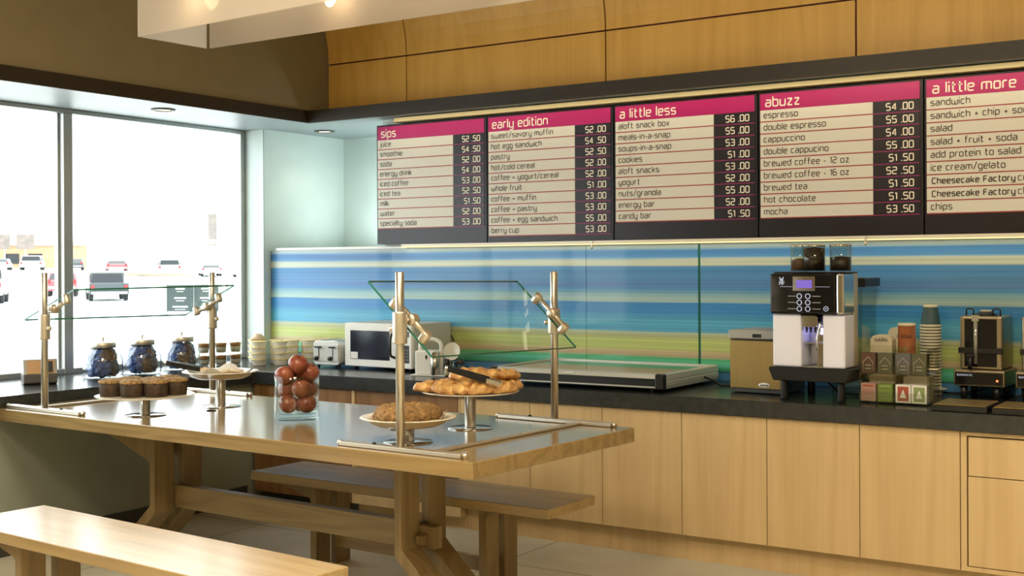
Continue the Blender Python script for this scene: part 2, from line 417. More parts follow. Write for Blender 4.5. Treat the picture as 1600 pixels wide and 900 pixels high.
# ------------------------------------------------------------------ room shell
XR, YF, ZC = 10.5, -11.0, 4.02
ZS = 2.704                     # soffit underside
bm = new_bm(); box(bm, -0.33, XR+0.1, YF-0.1, 1.0, -0.08, 0.0)
structure(obj('floor', bm, floor_mat()))
bm = new_bm(); box(bm, -0.33, XR+0.1, YF-0.1, 1.0, ZC, ZC+0.1)
structure(obj('ceiling', bm, m_ceil))
# window wall: knee wall, bulkhead above, jamb block, and the solid end towards the camera side
bm = new_bm()
box(bm, -0.30, 0.66, -6.5, -0.02, 0.0, 0.8227, mi=0)
box(bm, -0.30, 0.55, YF, 0.90, ZS+0.014, ZC, mi=1)
box(bm, -0.30, 0.0, -0.088, 0.90, 0.0, ZS+0.014, mi=2)
box(bm, -0.30, 0.55, YF, -6.5, 0.0, ZS+0.014, mi=1)
structure(obj('wall_left', bm, [m_knee, m_olive, m_pale]))
bm = new_bm(); box(bm, 0.66, 0.672, -6.5, -0.93, 0.0, 0.115, 0.003)
structure(obj('baseboard_left', bm, m_base))
# back wall: low partition that carries the mural, full height behind the menu boards, recess behind
bm = new_bm()
box(bm, 0.0, XR, 0.0, 0.10, 0.0, 1.745)
box(bm, 1.125, XR, 0.0, 0.10, 1.745, ZS)
box(bm, 0.0, 3.2, 0.10, 0.86, 1.70, 1.745)
box(bm, -0.30, XR, 0.86, 1.0, 0.0, ZS+0.014)
structure(obj('wall_back', bm, m_pale))
bm = new_bm(); box(bm, XR, XR+0.1, YF, 1.0, 0, ZC); structure(obj('wall_right', bm, m_room))
bm = new_bm(); box(bm, -0.3, XR, YF-0.1, YF, 0, ZC); structure(obj('wall_front', bm, m_room))
# soffit slab and dark fascia band, L-shaped
bm = new_bm()
prism(bm, [(-0.30, YF), (0.56, YF), (0.56, -0.185), (XR, -0.185), (XR, 0.86), (-0.30, 0.86)], ZS, ZS+0.02, 'z')
structure(obj('trim_1', bm, m_soffit))
bm = new_bm()
prism(bm, [(0.552, YF), (0.5683, YF), (0.5683, -0.1922), (XR, -0.1922), (XR, -0.160), (0.552, -0.160)], ZS-0.0005, 2.7947, 'z')
structure(obj('trim_2', bm, m_fascia))
bm = new_bm()                  # shelf closing the top of the fascia back to the veneer
prism(bm, [(0.55, -0.16), (XR, -0.16), (XR, 0.10), (0.55, 0.10)], ZS+0.02, 2.785, 'z')
structure(obj('trim_3', bm, m_fascia))
# curved veneer vault over the counter: panels with red grooves between
vault = struct_root('trim_4')
RV, Y0, Z0 = 0.85, 0.05, 3.168
def vault_pt(s, off=0.0):
    """s metres up the section from the bottom edge."""
    flat = Z0-2.786
    if s <= flat: return (Y0+off, 2.786+s)
    a = (s-flat)/RV
    return (Y0-RV+(RV+off)*math.cos(a), Z0+(RV+off)*math.sin(a))
def vault_panel(x0, x1, s0, s1, n):
    bm = new_bm(); ss = [s0+(s1-s0)*i/n for i in range(n+1)]
    poly = [vault_pt(s) for s in ss] + [vault_pt(s, 0.02) for s in reversed(ss)]
    t = bmesh.new()
    A = [t.verts.new((x0, y, z)) for y, z in poly]; B = [t.verts.new((x1, y, z)) for y, z in poly]
    k = len(poly)
    for i in range(k): t.faces.new((A[i], A[(i+1) % k], B[(i+1) % k], B[i]))
    for i in range(n): 
        t.faces.new((A[i], A[i+1], A[k-2-i], A[k-1-i])); t.faces.new((B[i], B[i+1], B[k-2-i], B[k-1-i]))
    bmesh.ops.recalc_face_normals(t, faces=t.faces); merge(bm, t)
    return bm
seams = [0.552, 1.312, 2.968, 4.624, 6.28, 7.936, 9.592, XR]
flat = Z0-2.786
g = 0.006
for a, b in zip(seams, seams[1:]):
    structure(obj('veneer_panel', vault_panel(a+g, b-g, 0.0, flat-g, 1), m_wood_vault, vault))
    structure(obj('veneer_panel', vault_panel(a+g, b-g, flat+g, flat+RV*PI/4, 8), m_wood_vault, vault))
    structure(obj('veneer_panel', vault_panel(a+g, b-g, flat+RV*PI/4+2*g, flat+RV*PI/2, 8), m_wood_vault, vault))
bm = new_bm()
t = bmesh.new(); ss = [(flat+RV*PI/2)*i/30 for i in range(31)]
A = [t.verts.new((0.551, *vault_pt(s, 0.021))) for s in ss]; B = [t.verts.new((XR, *vault_pt(s, 0.021))) for s in ss]
for i in range(30): t.faces.new((A[i], A[i+1], B[i+1], B[i]))
merge(bm, t); structure(obj('groove_backing', bm, m_groove, vault))

# ------------------------------------------------------------------ window
win = struct_root('window_1')
bm = new_bm()
zt0, zt1 = 0.912, ZS-0.0005
box(bm, -0.255, -0.195, -0.135, -0.0885, zt0, zt1, 0.003)      # jamb frame
box(bm, -0.255, -0.195, -6.498, -6.44, zt0, zt1, 0.003)
box(bm, -0.255, -0.195, -6.44, -0.135, zt0, zt0+0.035, 0.003)
box(bm, -0.255, -0.195, -6.44, -0.135, zt1-0.03, zt1, 0.003)
structure(obj('window_frame', bm, m_alu, win))
for yc in (-1.729, -3.36, -4.99):
    bm = new_bm()
    box(bm, -0.300, -0.191, yc-0.036, yc+0.036, zt0, zt1-0.03, 0.003)
    box(bm, -0.262, -0.236, yc-0.052, yc+0.052, zt0+0.03, zt1-0.03, 0.002)
    structure(obj('mullion', bm, m_alu, win))
ys = [-0.135, -1.729, -3.36, -4.99, -6.44]
for a, b in zip(ys, ys[1:]):
    bm = new_bm(); box(bm, -0.252, -0.246, b+0.04, a-0.04, zt0+0.03, zt1-0.03)
    structure(obj('window_pane', bm, m_glass_win, win))
bm = new_bm(); box(bm, -0.30, 0.0, -0.0882, -0.084, 0.912, ZS-0.001)
structure(obj('trim_5', bm, m_pale))
# recessed downlights in the soffit
def downlight(x, y, label):
    t = thing('recessed_downlight', label, 'light', (x, y, ZS), group='soffit downlights')
    bm = new_bm(); lathe(bm, [(0.052, -0.001), (0.080, -0.001), (0.082, -0.006), (0.060, -0.010), (0.052, -0.004)], 32, closed=True)
    obj('trim_ring', bm, mat('dark_trim', (0.10, 0.09, 0.07), 0.5), t)
    bm = new_bm(); lathe(bm, [(0.0, -0.003), (0.053, -0.003), (0.053, -0.0005), (0, -0.0005)], 24)
    obj('lamp', bm, m_lamp, t)
    spot_light('downlight_beam', (x, y, ZS-0.03), 3, (1, 0.88, 0.68), 110)
downlight(0.305, -1.34, 'round recessed downlight in the soffit over the window ledge')
downlight(0.297, 0.291, 'round recessed downlight in the soffit corner left of the menu boards')

# ------------------------------------------------------------------ outside the window
m_lot = mat('parking_lot', (0.84, 0.83, 0.81), 0.9, var=0.08, scale=0.2)  # paled so the ground throws stronger glare onto the table
m_bank = mat('dry_verge', (0.42, 0.33, 0.22), 0.95, var=0.2, scale=0.5)
m_carwhite = mat('white_car_paint', (0.70, 0.70, 0.70), 0.3)
m_carred = mat('red_paint_with_glare', (0.36, 0.09, 0.10), 0.3)  # red paled, the washed-out outdoor glare is mixed into the paint
m_cardark = mat('dark_paint_with_glare', (0.045, 0.055, 0.060), 0.3)  # dark paint raised towards grey to carry the outdoor glare
m_carglass = mat('car_window', (0.012, 0.015, 0.018), 0.15)
m_tyre = mat('tyre_rubber', (0.02, 0.02, 0.02), 0.8)
m_tail = mat('tail_lamp', (0.35, 0.02, 0.02), 0.3)
m_carsilver = mat('silver_car_paint', (0.36, 0.37, 0.38), 0.3)
m_board = mat('sign_board_dark', (0.032, 0.045, 0.042), 0.5)
m_post = mat('sign_post', (0.30, 0.32, 0.27), 0.6)
m_lettering = mat('white_lettering', (0.75, 0.75, 0.72), 0.5)
m_bldg = mat('orange_brick', (0.42, 0.24, 0.14), 0.8, var=0.15, scale=1.5)
m_bldw = mat('white_billboard', (0.60, 0.58, 0.53), 0.7)
m_signgrey = mat('grey_tower_sign', (0.13, 0.12, 0.11), 0.6, col2=(0.22, 0.17, 0.15), var=0.1, scale=2)

bm = new_bm()
sec = [(-0.34, -0.03), (-62, -0.03), (-86, 1.45), (-260, 2.4)]
t = bmesh.new()
A = [t.verts.new((x, -160, z)) for x, z in sec]; B = [t.verts.new((x, 260, z)) for x, z in sec]
for i in range(3): t.faces.new((A[i], A[i+1], B[i+1], B[i]))
bmesh.ops.recalc_face_normals(t, faces=t.faces); merge(bm, t)
o = obj('parking_lot', bm, m_lot); structure(o); o['label'] = 'pale parking lot outside the window'
AX = math.atan2(41.8, -52.9)          # heading from the room out to the lot
def lot_z(x):
    if x > -62: return -0.03
    if x > -86: return -0.03+1.48*(-62-x)/24
    return 1.45+0.95*(-86-x)/174

def car(x, y, hdg, paint, name, label, cat, body, cabin, wheels, width, tail=True, glassy=True):
    """body and cabin are side outlines (length, height); +x of the thing is its front."""
    t = thing(name, label, cat, (x, y, lot_z(x)), hdg, group='cars parked outside')
    bm = new_bm(); prism(bm, body, -width/2, width/2, 'y', bev=0.04); obj('body', bm, paint, t)
    bm = new_bm()
    k = 0.86
    tt = bmesh.new(); L = [tt.verts.new((a, -width/2*(k if b > 1.05 else 0.97), b)) for a, b in cabin]; Rr = [tt.verts.new((a, width/2*(k if b > 1.05 else 0.97), b)) for a, b in cabin]
    n = len(cabin); tt.faces.new(L); tt.faces.new(Rr)
    for i in range(n): tt.faces.new((L[i], L[(i+1) % n], Rr[(i+1) % n], Rr[i]))
    bmesh.ops.recalc_face_normals(tt, faces=tt.faces); merge(bm, tt)
    cb = obj('cabin', bm, paint, t)
    # windows: rear, front, sides as thin panes on the cabin
    xs = [a for a, b in cabin]; zs = [b for a, b in cabin]; zmx, zmn = max(zs), min(zs)
    top = sorted(a for a, b in cabin if b == zmx); bot = sorted(a for a, b in cabin if b == zmn)
    bm = new_bm()
    def pane(p0, p1, w0, w1):
        d = Vector((p1[0]-p0[0], 0, p1[1]-p0[1])); nrm = Vector((d.z, 0, -d.x)).normalized()*0.012
        if (p0[0] < 0) == (nrm.x > 0): nrm = -nrm
        a = Vector((p0[0], 0, p0[1])) + d*0.14 + nrm; b = Vector((p1[0], 0, p1[1])) - d*0.12 + nrm
        v = [bm.verts.new(q) for q in (a+Vector((0, -w0, 0)), a+Vector((0, w0, 0)), b+Vector((0, w1, 0)), b+Vector((0, -w1, 0)))]
        bm.faces.new(v)
    pane((bot[0], zmn), (top[0], zmx), width*0.42, width*0.37); pane((bot[-1], zmn), (top[-1], zmx), width*0.42, width*0.37)
    for s in (-1, 1):
        v = [bm.verts.new((a, s*(width/2*f+0.012), b)) for a, b, f in ((bot[0]+0.25, zmn+0.08, 0.96), (bot[-1]-0.3, zmn+0.08, 0.96), (top[-1]-0.08, zmx-0.09, 0.87), (top[0]+0.08, zmx-0.09, 0.87))]
        bm.faces.new(v)
    obj('window', bm, m_carglass, t)
    for (wx, rad) in wheels:
        for s in (-1, 1):
            bm = new_bm(); lathe(bm, [(0, -0.11), (rad*0.55, -0.11), (rad*0.6, -0.12), (rad, -0.09), (rad, 0.09), (rad*0.6, 0.12), (rad*0.55, 0.11), (0, 0.11)], 20, T(wx, s*(width/2-0.1), rad)@Matrix.Rotation(PI/2, 4, 'X'))
            obj('wheel', bm, m_tyre, t)
    if x < -70: t.scale = (1, 1, 0.75)
    x0 = min(a for a, b in body)
    if tail:
        for s in (-1, 1):
            bm = new_bm(); box(bm, x0-0.03, x0+0.04, s*width*0.42-0.09, s*width*0.42+0.09, 0.78, 1.02, 0.01); obj('tail_lamp', bm, m_tail, t)
        bm = new_bm(); box(bm, x0-0.10, x0+0.03, -width*0.46, width*0.46, 0.45, 0.62, 0.02); obj('bumper', bm, m_carsilver, t)
    return t
PICK = [(-2.7, 0.45), (2.7, 0.45), (2.75, 0.75), (2.6, 1.05), (1.2, 1.12), (-2.7, 1.15), (-2.75, 0.8)]
PCAB = [(-0.9, 1.1), (1.35, 1.1), (0.75, 1.8), (-0.7, 1.8)]
SEDA = [(-2.2, 0.35), (2.2, 0.35), (2.25, 0.65), (2.0, 0.85), (0.9, 0.95), (-1.6, 1.0), (-2.2, 0.95)]
SCAB = [(-1.7, 0.95), (1.1, 0.95), (0.4, 1.42), (-1.0, 1.42)]
SUV = [(-2.3, 0.4), (2.3, 0.4), (2.35, 0.8), (2.2, 1.05), (1.1, 1.1), (-2.3, 1.12)]
VCAB = [(-2.25, 1.08), (1.3, 1.08), (0.7, 1.8), (-2.05, 1.8)]
PW = [(-1.75, 0.40), (1.75, 0.40)]; SW = [(-1.35, 0.33), (1.4, 0.33)]
tr = car(-46.1, 34.9, AX+0.05, m_cardark, 'pickup_truck', 'dark pickup truck seen from behind, crossing the parking lot', 'car', PICK, PCAB, PW, 1.9); tr.scale = (1, 1, 0.8)
car(-47.6, 28.9, AX, m_carwhite, 'parked_car', 'white car cut off by the left edge of the photo', 'car', SUV, VCAB, SW, 1.85)
car(-56.6, 40.0, AX, m_carred, 'parked_car', 'small red car half hidden behind the window mullion', 'car', SEDA, SCAB, SW, 1.7)
car(-83.4, 65.5, AX+0.02, m_carred, 'parked_car', 'far red car parked in the row beyond the pickup', 'car', SEDA, SCAB, SW, 1.8)
car(-79.6, 68.2, AX, m_carsilver, 'parked_van', 'silver van parked right of the far red car', 'car', SUV, VCAB, SW, 2.0)
car(-86.6, 63.3, AX, m_cardark, 'parked_car', 'far dark car just right of the mullion', 'car', SEDA, SCAB, SW, 1.8)
car(-92.0, 59.6, AX, m_carsilver, 'parked_car', 'far grey car at the left end of the row', 'car', SEDA, SCAB, SW, 1.8)
car(-89.7, 61.3, AX, m_carwhite, 'parked_car', 'far white car second from the left in the row', 'car', SUV, VCAB, SW, 1.9)
car(-76.6, 70.4, AX, m_carwhite, 'parked_car', 'far white car beyond the dark notice board', 'car', SEDA, SCAB, SW, 1.8)
car(-74.0, 72.2, AX, m_carwhite, 'parked_car', 'far white car at the right end of the row', 'car', SUV, VCAB, SW, 1.8)
# verge strip under the far row
bm = new_bm(); tube(bm, [(-96, 50.5, 1.40), (-84.0, 60, 1.30), (-74.5, 66.5, 1.12)], 0.22, 8)
tag(obj('grass_verge', bm, m_bank), 'brown verge strip below the far row of parked cars', 'verge')

# notice board on posts
sg = thing('notice_board', 'dark two panel notice board on pale posts in the parking lot', 'sign', (-25.34, 22.18, -0.03), math.atan2(22.75-21.61, -24.47+26.21))
for px in (-1.02, 0.86, 1.10):
    bm = new_bm(); box(bm, px-0.055, px+0.055, -0.06, 0.06, 0.0, 1.20, 0.01); sphere(bm, (px, 0, 1.24), 0.055, 12, 8); obj('post', bm, m_post, sg)
for (a, b) in ((-0.96, -0.06), (-0.04, 0.80)):
    bm = new_bm(); box(bm, a, b, -0.04, 0.04, 0.16, 1.08, 0.01); pn = obj('board_panel', bm, m_board, sg)
    bm = new_bm()
    c = (a+b)/2
    for zz, ws in ((0.92, 0.16), (0.60, 0.2), (0.30, 0.26)):
        box(bm, c-ws, c+ws, -0.046, -0.040, zz, zz+0.05); box(bm, c-ws*0.7, c+ws*0.7, -0.046, -0.040, zz-0.08, zz-0.06)
    obj('lettering', bm, m_lettering, pn)
bm = new_bm(); tube(bm, [(-1.0+0.1*i, 0, 1.10+0.14*math.sin(PI*i/19)) for i in range(20)], 0.018, 6); obj('arched_rail', bm, m_post, sg)

# far side: low brick building with signs, billboard, canopy with a tower sign, a lamp pole
def facing(x, y): return math.atan2(y+7, x-6.8)-PI/2
b = thing('low_building', 'long low orange brick building far across the lot', 'building', (-141.7, 99.3, lot_z(-141.7)), facing(-141.7, 99.3))
bm = new_bm(); box(bm, -9, 6.2, 0, 8, 0, 3.1, 0.05); obj('wall', bm, m_bldg, b)
bm = new_bm(); box(bm, -9.2, 6.4, -0.3, 8.2, 3.1, 3.6, 0.05); obj('roof', bm, m_bldw, b)
for xx in (-4.5, -1.5, 2.2):
    bm = new_bm(); box(bm, xx, xx+1.8, -0.08, 0.05, 0.6, 2.0, 0.03); obj('window', bm, m_carglass, b)
for x, y, wd, lab in ((-141.1, 93.4, 1.3, 'narrow grey sign above the far building at the left edge'), (-138.8, 95.0, 2.3, 'wider grey sign above the far building')):
    s = thing('roof_sign', lab, 'sign', (x, y, lot_z(x)), facing(x, y))
    bm = new_bm(); box(bm, -wd/2, wd/2, -0.1, 0.1, 2.6, 4.6, 0.03); obj('sign_panel', bm, m_signgrey, s)
    bm = new_bm(); box(bm, -0.1, 0.1, -0.08, 0.08, 0, 2.6); obj('post', bm, m_post, s)
s = thing('billboard', 'large pale billboard standing beyond the parked cars', 'sign', (-150.7, 117.0, lot_z(-150.7)), facing(-150.7, 117.0))
bm = new_bm(); box(bm, -2.9, 2.9, -0.15, 0.15, 4.6, 6.7, 0.05); obj('sign_panel', bm, m_bldw, s)
for xx in (-2, 2):
    bm = new_bm(); box(bm, xx-0.12, xx+0.12, -0.1, 0.1, 0, 4.6); obj('post', bm, m_post, s)
s = thing('station_canopy', 'flat white canopy on posts far beyond the notice board', 'canopy', (-108.9, 96.6, lot_z(-108.9)), facing(-108.9, 96.6))
bm = new_bm(); box(bm, -3.6, 3.6, -2, 2, 3.1, 3.55, 0.05); obj('roof', bm, m_bldw, s)
for xx in (-1.4, -0.7, 3.0):
    bm = new_bm(); box(bm, xx-0.12, xx+0.12, -0.15, 0.15, 0, 3.1); obj('post', bm, m_post, s)
s = thing('tower_sign', 'tall narrow grey tower sign beside the white canopy', 'sign', (-110.6, 102.4, lot_z(-110.6)), facing(-106.2, 98.4))
bm = new_bm(); box(bm, -0.55, 0.55, -0.25, 0.25, 2.9, 7.0, 0.04); obj('sign_panel', bm, m_signgrey, s)
bm = new_bm(); box(bm, -0.2, 0.2, -0.15, 0.15, 0, 2.9); obj('post', bm, m_post, s)
s = thing('lamp_pole', 'thin tall lamp pole far out in the lot', 'pole', (-102.1, 89.1, lot_z(-102.1)), facing(-102.1, 89.1))
bm = new_bm(); tube(bm, [(0, 0, 0), (0, 0, 8.0)], [0.09, 0.05], 8); obj('pole', bm, m_post, s)
bm = new_bm(); box(bm, -0.5, 0.5, -0.15, 0.15, 7.95, 8.1, 0.03); obj('lamp_head', bm, m_post, s)
# ------------------------------------------------------------------ cabinets and worktop
YD, ZB, ZT = -0.8899, 0.1486, 0.8222
m_dark_in = mat('shadow_gap', (0.05, 0.03, 0.015), 0.8)
def cab_unit(x0, x1, label, gapmat=m_dark_in):
    return thing('base_cabinet', label, 'cabinet', ((x0+x1)/2, YD, 0.0), group='base cabinets under the counter')
doors = [2.455, 2.961, 3.449, 3.945, 4.435, 4.926, 5.414]
names = ['directly right of the open shelf unit, behind the bench end', 'second right of the open shelf, behind the table corner',
         'third right of the open shelf, beside the table corner', 'fourth right of the open shelf, under the steel bin',
         'below the coffee machine', 'last plain one, left of the drawer unit']
for i, (a, b) in enumerate(zip(doors, doors[1:])):
    t = cab_unit(a, b, 'plain pale veneer cabinet %s' % names[i])
    h = (b-a)/2
    bm = new_bm(); box(bm, -h, h, 0.022, 0.86, ZB, ZT); obj('carcass', bm, m_dark_in, t)
    bm = new_bm(); box(bm, -h+0.002, h-0.002, 0.0, 0.020, ZB, ZT-0.004, 0.001); obj('door', bm, m_wood_cab, t)
# unit with a framed drawer and door at the right
x0, x1 = 5.414, 6.50
t = cab_unit(x0, x1, 'pale veneer cabinet with a framed drawer front above a door at the right edge')
h = (x1-x0)/2
bm = new_bm(); box(bm, -h, h, 0.03, 0.86, ZB, ZT); obj('carcass', bm, m_dark_in, t)
bm = new_bm()
box(bm, -h+0.002, -h+0.030, 0, 0.03, ZB, ZT-0.004, 0.001); box(bm, h-0.03, h-0.002, 0, 0.03, ZB, ZT-0.004, 0.001)
box(bm, -h+0.030, h-0.03, 0, 0.03, 0.800, ZT-0.004, 0.001); box(bm, -h+0.030, h-0.03, 0, 0.03, ZB, 0.170, 0.001)
obj('face_frame', bm, m_wood_cab, t)
bm = new_bm(); box(bm, -h+0.037, h-0.037, 0.004, 0.026, 0.607, 0.793, 0.001, M=Matrix.Translation((0, 0.0, 0))); obj('drawer', bm, m_wood_cab, t)
bm = new_bm(); box(bm, -h+0.036, h-0.036, 0.002, 0.026, 0.174, 0.603, 0.001); obj('door', bm, m_wood_cab, t)
t = cab_unit(6.502, 7.6, 'plain pale veneer cabinet beyond the drawer unit')
bm = new_bm(); box(bm, -0.549, 0.549, 0.022, 0.86, ZB, ZT); obj('carcass', bm, m_dark_in, t)
bm = new_bm(); box(bm, -0.547, 0.547, 0, 0.02, ZB, ZT-0.004, 0.001); obj('door', bm, m_wood_cab, t)
# brown unit at the corner
t = cab_unit(0.693, 1.577, 'brown veneer cabinet in the corner beneath the counter, left of the open shelf')
h = 0.442
bm = new_bm(); box(bm, -h, h, 0.022, 0.86, 0.08, ZT); obj('carcass', bm, m_wood_dark, t)
bm = new_bm(); box(bm, -h+0.001, h-0.002, 0.0, 0.020, 0.08, ZT-0.004, 0.001); obj('door', bm, m_wood_dark, t)
bm = new_bm(); box(bm, -h, h, 0.07, 0.09, 0.0, 0.08); obj('plinth', bm, m_base, t)
# open shelf unit
t = cab_unit(1.579, 2.453, 'open fronted pale cabinet with a low shelf holding dark dishes')
h = 0.437
bm = new_bm()
box(bm, -h, -h+0.026, 0, 0.86, 0.08, ZT, 0.001); box(bm, h-0.012, h, 0, 0.86, 0.08, ZT, 0.001)
obj('side_panel', bm, m_wood_cab, t)
bm = new_bm(); box(bm, -h+0.026, h-0.012, 0.0, 0.84, 0.08, 0.135, 0.001); obj('bottom_shelf', bm, m_wood_cab, t)
bm = new_bm(); box(bm, -h+0.026, h-0.012, 0.46, 0.86, 0.135, ZT); obj('back_panel', bm, m_wood_dark, t)
bm = new_bm(); box(bm, -h+0.026, h-0.012, 0.02, 0.46, 0.60, 0.62); obj('shelf', bm, m_wood_dark, t)
bm = new_bm(); box(bm, -h+0.026, h-0.012, 0.01, 0.03, 0.62, ZT-0.004); obj('top_rail', bm, m_wood_dark, t)
bm = new_bm(); box(bm, -h, h, 0.07, 0.09, 0.0, 0.08); obj('plinth', bm, m_wood_cab, t)
# toe kick board
bm = new_bm(); box(bm, 2.455, 7.6, -0.8184, -0.80, 0.0, ZB-0.001)
tag(obj('toe_kick', bm, m_wood_cab), 'long recessed wooden toe kick along the floor under the pale cabinets', 'toe kick')
# serving dishes in the open shelf
m_dish = mat('dark_dish_glaze', (0.03, 0.035, 0.035), 0.25)
for k in range(4):
    t = new_bm(); z = 0.012*k
    lathe(t, [(0, 0), (0.13, 0), (0.16, 0.006), (0.20, 0.026), (0.205, 0.026), (0.205, 0.030), (0.195, 0.030), (0.15, 0.010), (0, 0.006)], 36)
    o = obj('serving_dish', t, m_dish, loc=(2.06, -0.62, 0.1355+0.0125*k))
    tag(o, 'dark shallow dish on the open low shelf, %s of its stack' % ['lowest', 'second from the bottom', 'second from the top', 'topmost'][k], 'dish', 'dark dishes on the low shelf')
# worktop with the window ledge
bm = new_bm()
prism(bm, [(-0.25, -6.498), (0.719, -6.498), (0.719, -0.92), (7.6, -0.92), (7.6, -0.001), (0.001, -0.001), (0.001, -0.0885), (-0.25, -0.0885)], 0.8227, 0.91, 'z', bev=0.003)
tag(obj('worktop', bm, m_stone), 'thick dark stone worktop running along the back wall and round below the window', 'counter')

# ------------------------------------------------------------------ striped glass mural
def mural_mat():
    m = bpy.data.materials.new('striped_glass_print'); m.use_nodes = True; N = m.node_tree.nodes; L = m.node_tree.links
    b = N['Principled BSDF']; b.inputs['Roughness'].default_value = 0.35
    b.inputs['Specular IOR Level'].default_value = 0.25; b.inputs['Coat Weight'].default_value = 0.3; b.inputs['Coat Roughness'].default_value = 0.03
    tc = N.new('ShaderNodeTexCoord'); sp = N.new('ShaderNodeSeparateXYZ'); L.new(tc.outputs['Object'], sp.inputs[0])
    # slow waviness of the stripes along the wall
    mp = N.new('ShaderNodeMapping'); mp.inputs['Scale'].default_value = (0.35, 1, 9)
    L.new(tc.outputs['Object'], mp.inputs[0])
    nz = N.new('ShaderNodeTexNoise'); nz.inputs['Scale'].default_value = 1.6; nz.inputs['Detail'].default_value = 3; L.new(mp.outputs[0], nz.inputs['Vector'])
    ma = N.new('ShaderNodeMath'); ma.operation = 'MULTIPLY_ADD'; ma.inputs[1].default_value = 0.022; L.new(nz.outputs[0], ma.inputs[0])
    sub = N.new('ShaderNodeMath'); sub.operation = 'SUBTRACT'; sub.inputs[1].default_value = 0.011
    L.new(sp.outputs['Z'], ma.inputs[2]); L.new(ma.outputs[0], sub.inputs[0])
    mr = N.new('ShaderNodeMapRange'); mr.inputs[1].default_value = 0.905; mr.inputs[2].default_value = 1.765; L.new(sub.outputs[0], mr.inputs[0])
    S = [(1.765, (0.480, 0.600, 0.620)), (1.738, (0.420, 0.560, 0.620)), (1.722, (0.038, 0.232, 0.562)), (1.70, (0.033, 0.206, 0.540)), (1.676, (0.071, 0.310, 0.670)),
         (1.662, (0.620, 0.700, 0.580)), (1.628, (0.660, 0.720, 0.580)), (1.617, (0.055, 0.292, 0.626)), (1.59, (0.044, 0.258, 0.605)), (1.55, (0.066, 0.292, 0.626)),
         (1.497, (0.083, 0.258, 0.626)), (1.476, (0.055, 0.310, 0.670)), (1.44, (0.280, 0.550, 0.650)), (1.398, (0.520, 0.720, 0.660)), (1.388, (0.017, 0.275, 0.670)),
         (1.33, (0.017, 0.292, 0.713)), (1.295, (0.055, 0.430, 0.734)), (1.26, (0.088, 0.499, 0.756)), (1.21, (0.066, 0.447, 0.756)), (1.196, (0.550, 0.680, 0.450)),
         (1.18, (0.560, 0.570, 0.280)), (1.15, (0.620, 0.740, 0.200)), (1.10, (0.620, 0.720, 0.200)), (1.075, (0.700, 0.540, 0.290)), (1.052, (0.620, 0.480, 0.260)),
         (1.04, (0.080, 0.550, 0.220)), (1.022, (0.100, 0.620, 0.300)), (1.008, (0.120, 0.620, 0.500)), (0.992, (0.060, 0.500, 0.260)), (0.975, (0.050, 0.420, 0.220)),
         (0.968, (0.020, 0.100, 0.140)), (0.955, (0.050, 0.250, 0.550))]
    S = [(1-0, c) if False else (z, c) for z, c in S]
    S.sort(key=lambda q: q[0])
    rp = N.new('ShaderNodeValToRGB')
    rp.color_ramp.interpolation = 'LINEAR'
    e = rp.color_ramp.elements
    pos = [(z-0.905)/(1.765-0.905) for z, c in S]
    e[0].position = pos[0]; e[0].color = (*S[0][1], 1); e[1].position = pos[-1]; e[1].color = (*S[-1][1], 1)
    for p, (z, c) in list(zip(pos, S))[1:-1]:
        q = e.new(p); q.color = (*c, 1)
    L.new(mr.outputs[0], rp.inputs[0])
    # fine streaks
    mp2 = N.new('ShaderNodeMapping'); mp2.inputs['Scale'].default_value = (0.25, 1, 60); L.new(tc.outputs['Object'], mp2.inputs[0])
    n2 = N.new('ShaderNodeTexNoise'); n2.inputs['Scale'].default_value = 1.3; n2.inputs['Detail'].default_value = 4; L.new(mp2.outputs[0], n2.inputs['Vector'])
    hs = N.new('ShaderNodeHueSaturation'); L.new(rp.outputs[0], hs.inputs['Color'])
    mv = N.new('ShaderNodeMath'); mv.operation = 'MULTIPLY_ADD'; mv.inputs[1].default_value = 0.7; mv.inputs[2].default_value = 0.46; L.new(n2.outputs[0], mv.inputs[0])
    hs.inputs['Saturation'].default_value = 0.93; L.new(mv.outputs[0], hs.inputs['Value']); L.new(hs.outputs[0], b.inputs['Base Color'])
    return m
m_mural = mural_mat()
for a, b, lab in ((0.002, 2.848, 'striped blue and green glass wall panel from the window corner to the first seam'),
                  (2.850, 3.648, 'narrow striped glass wall panel behind the flat glass topped case'),
                  (3.664, 7.5, 'striped glass wall panel behind the coffee machine and brewers')):
    bm = new_bm(); box(bm, a, b, -0.014, -0.002, 0.911, 1.7564, 0.001)
    tag(obj('mural_panel', bm, m_mural), lab, 'wall panel', 'striped glass panels on the back wall')
bm = new_bm(); box(bm, 3.647, 3.670, -0.006, -0.002, 0.911, 1.7564); structure(obj('trim_6', bm, m_glass_edge))
bm = new_bm(); box(bm, 0.06, 1.36, -0.016, 0.09, 1.7575, 1.776, 0.002)
structure(obj('trim_7', bm, m_white))

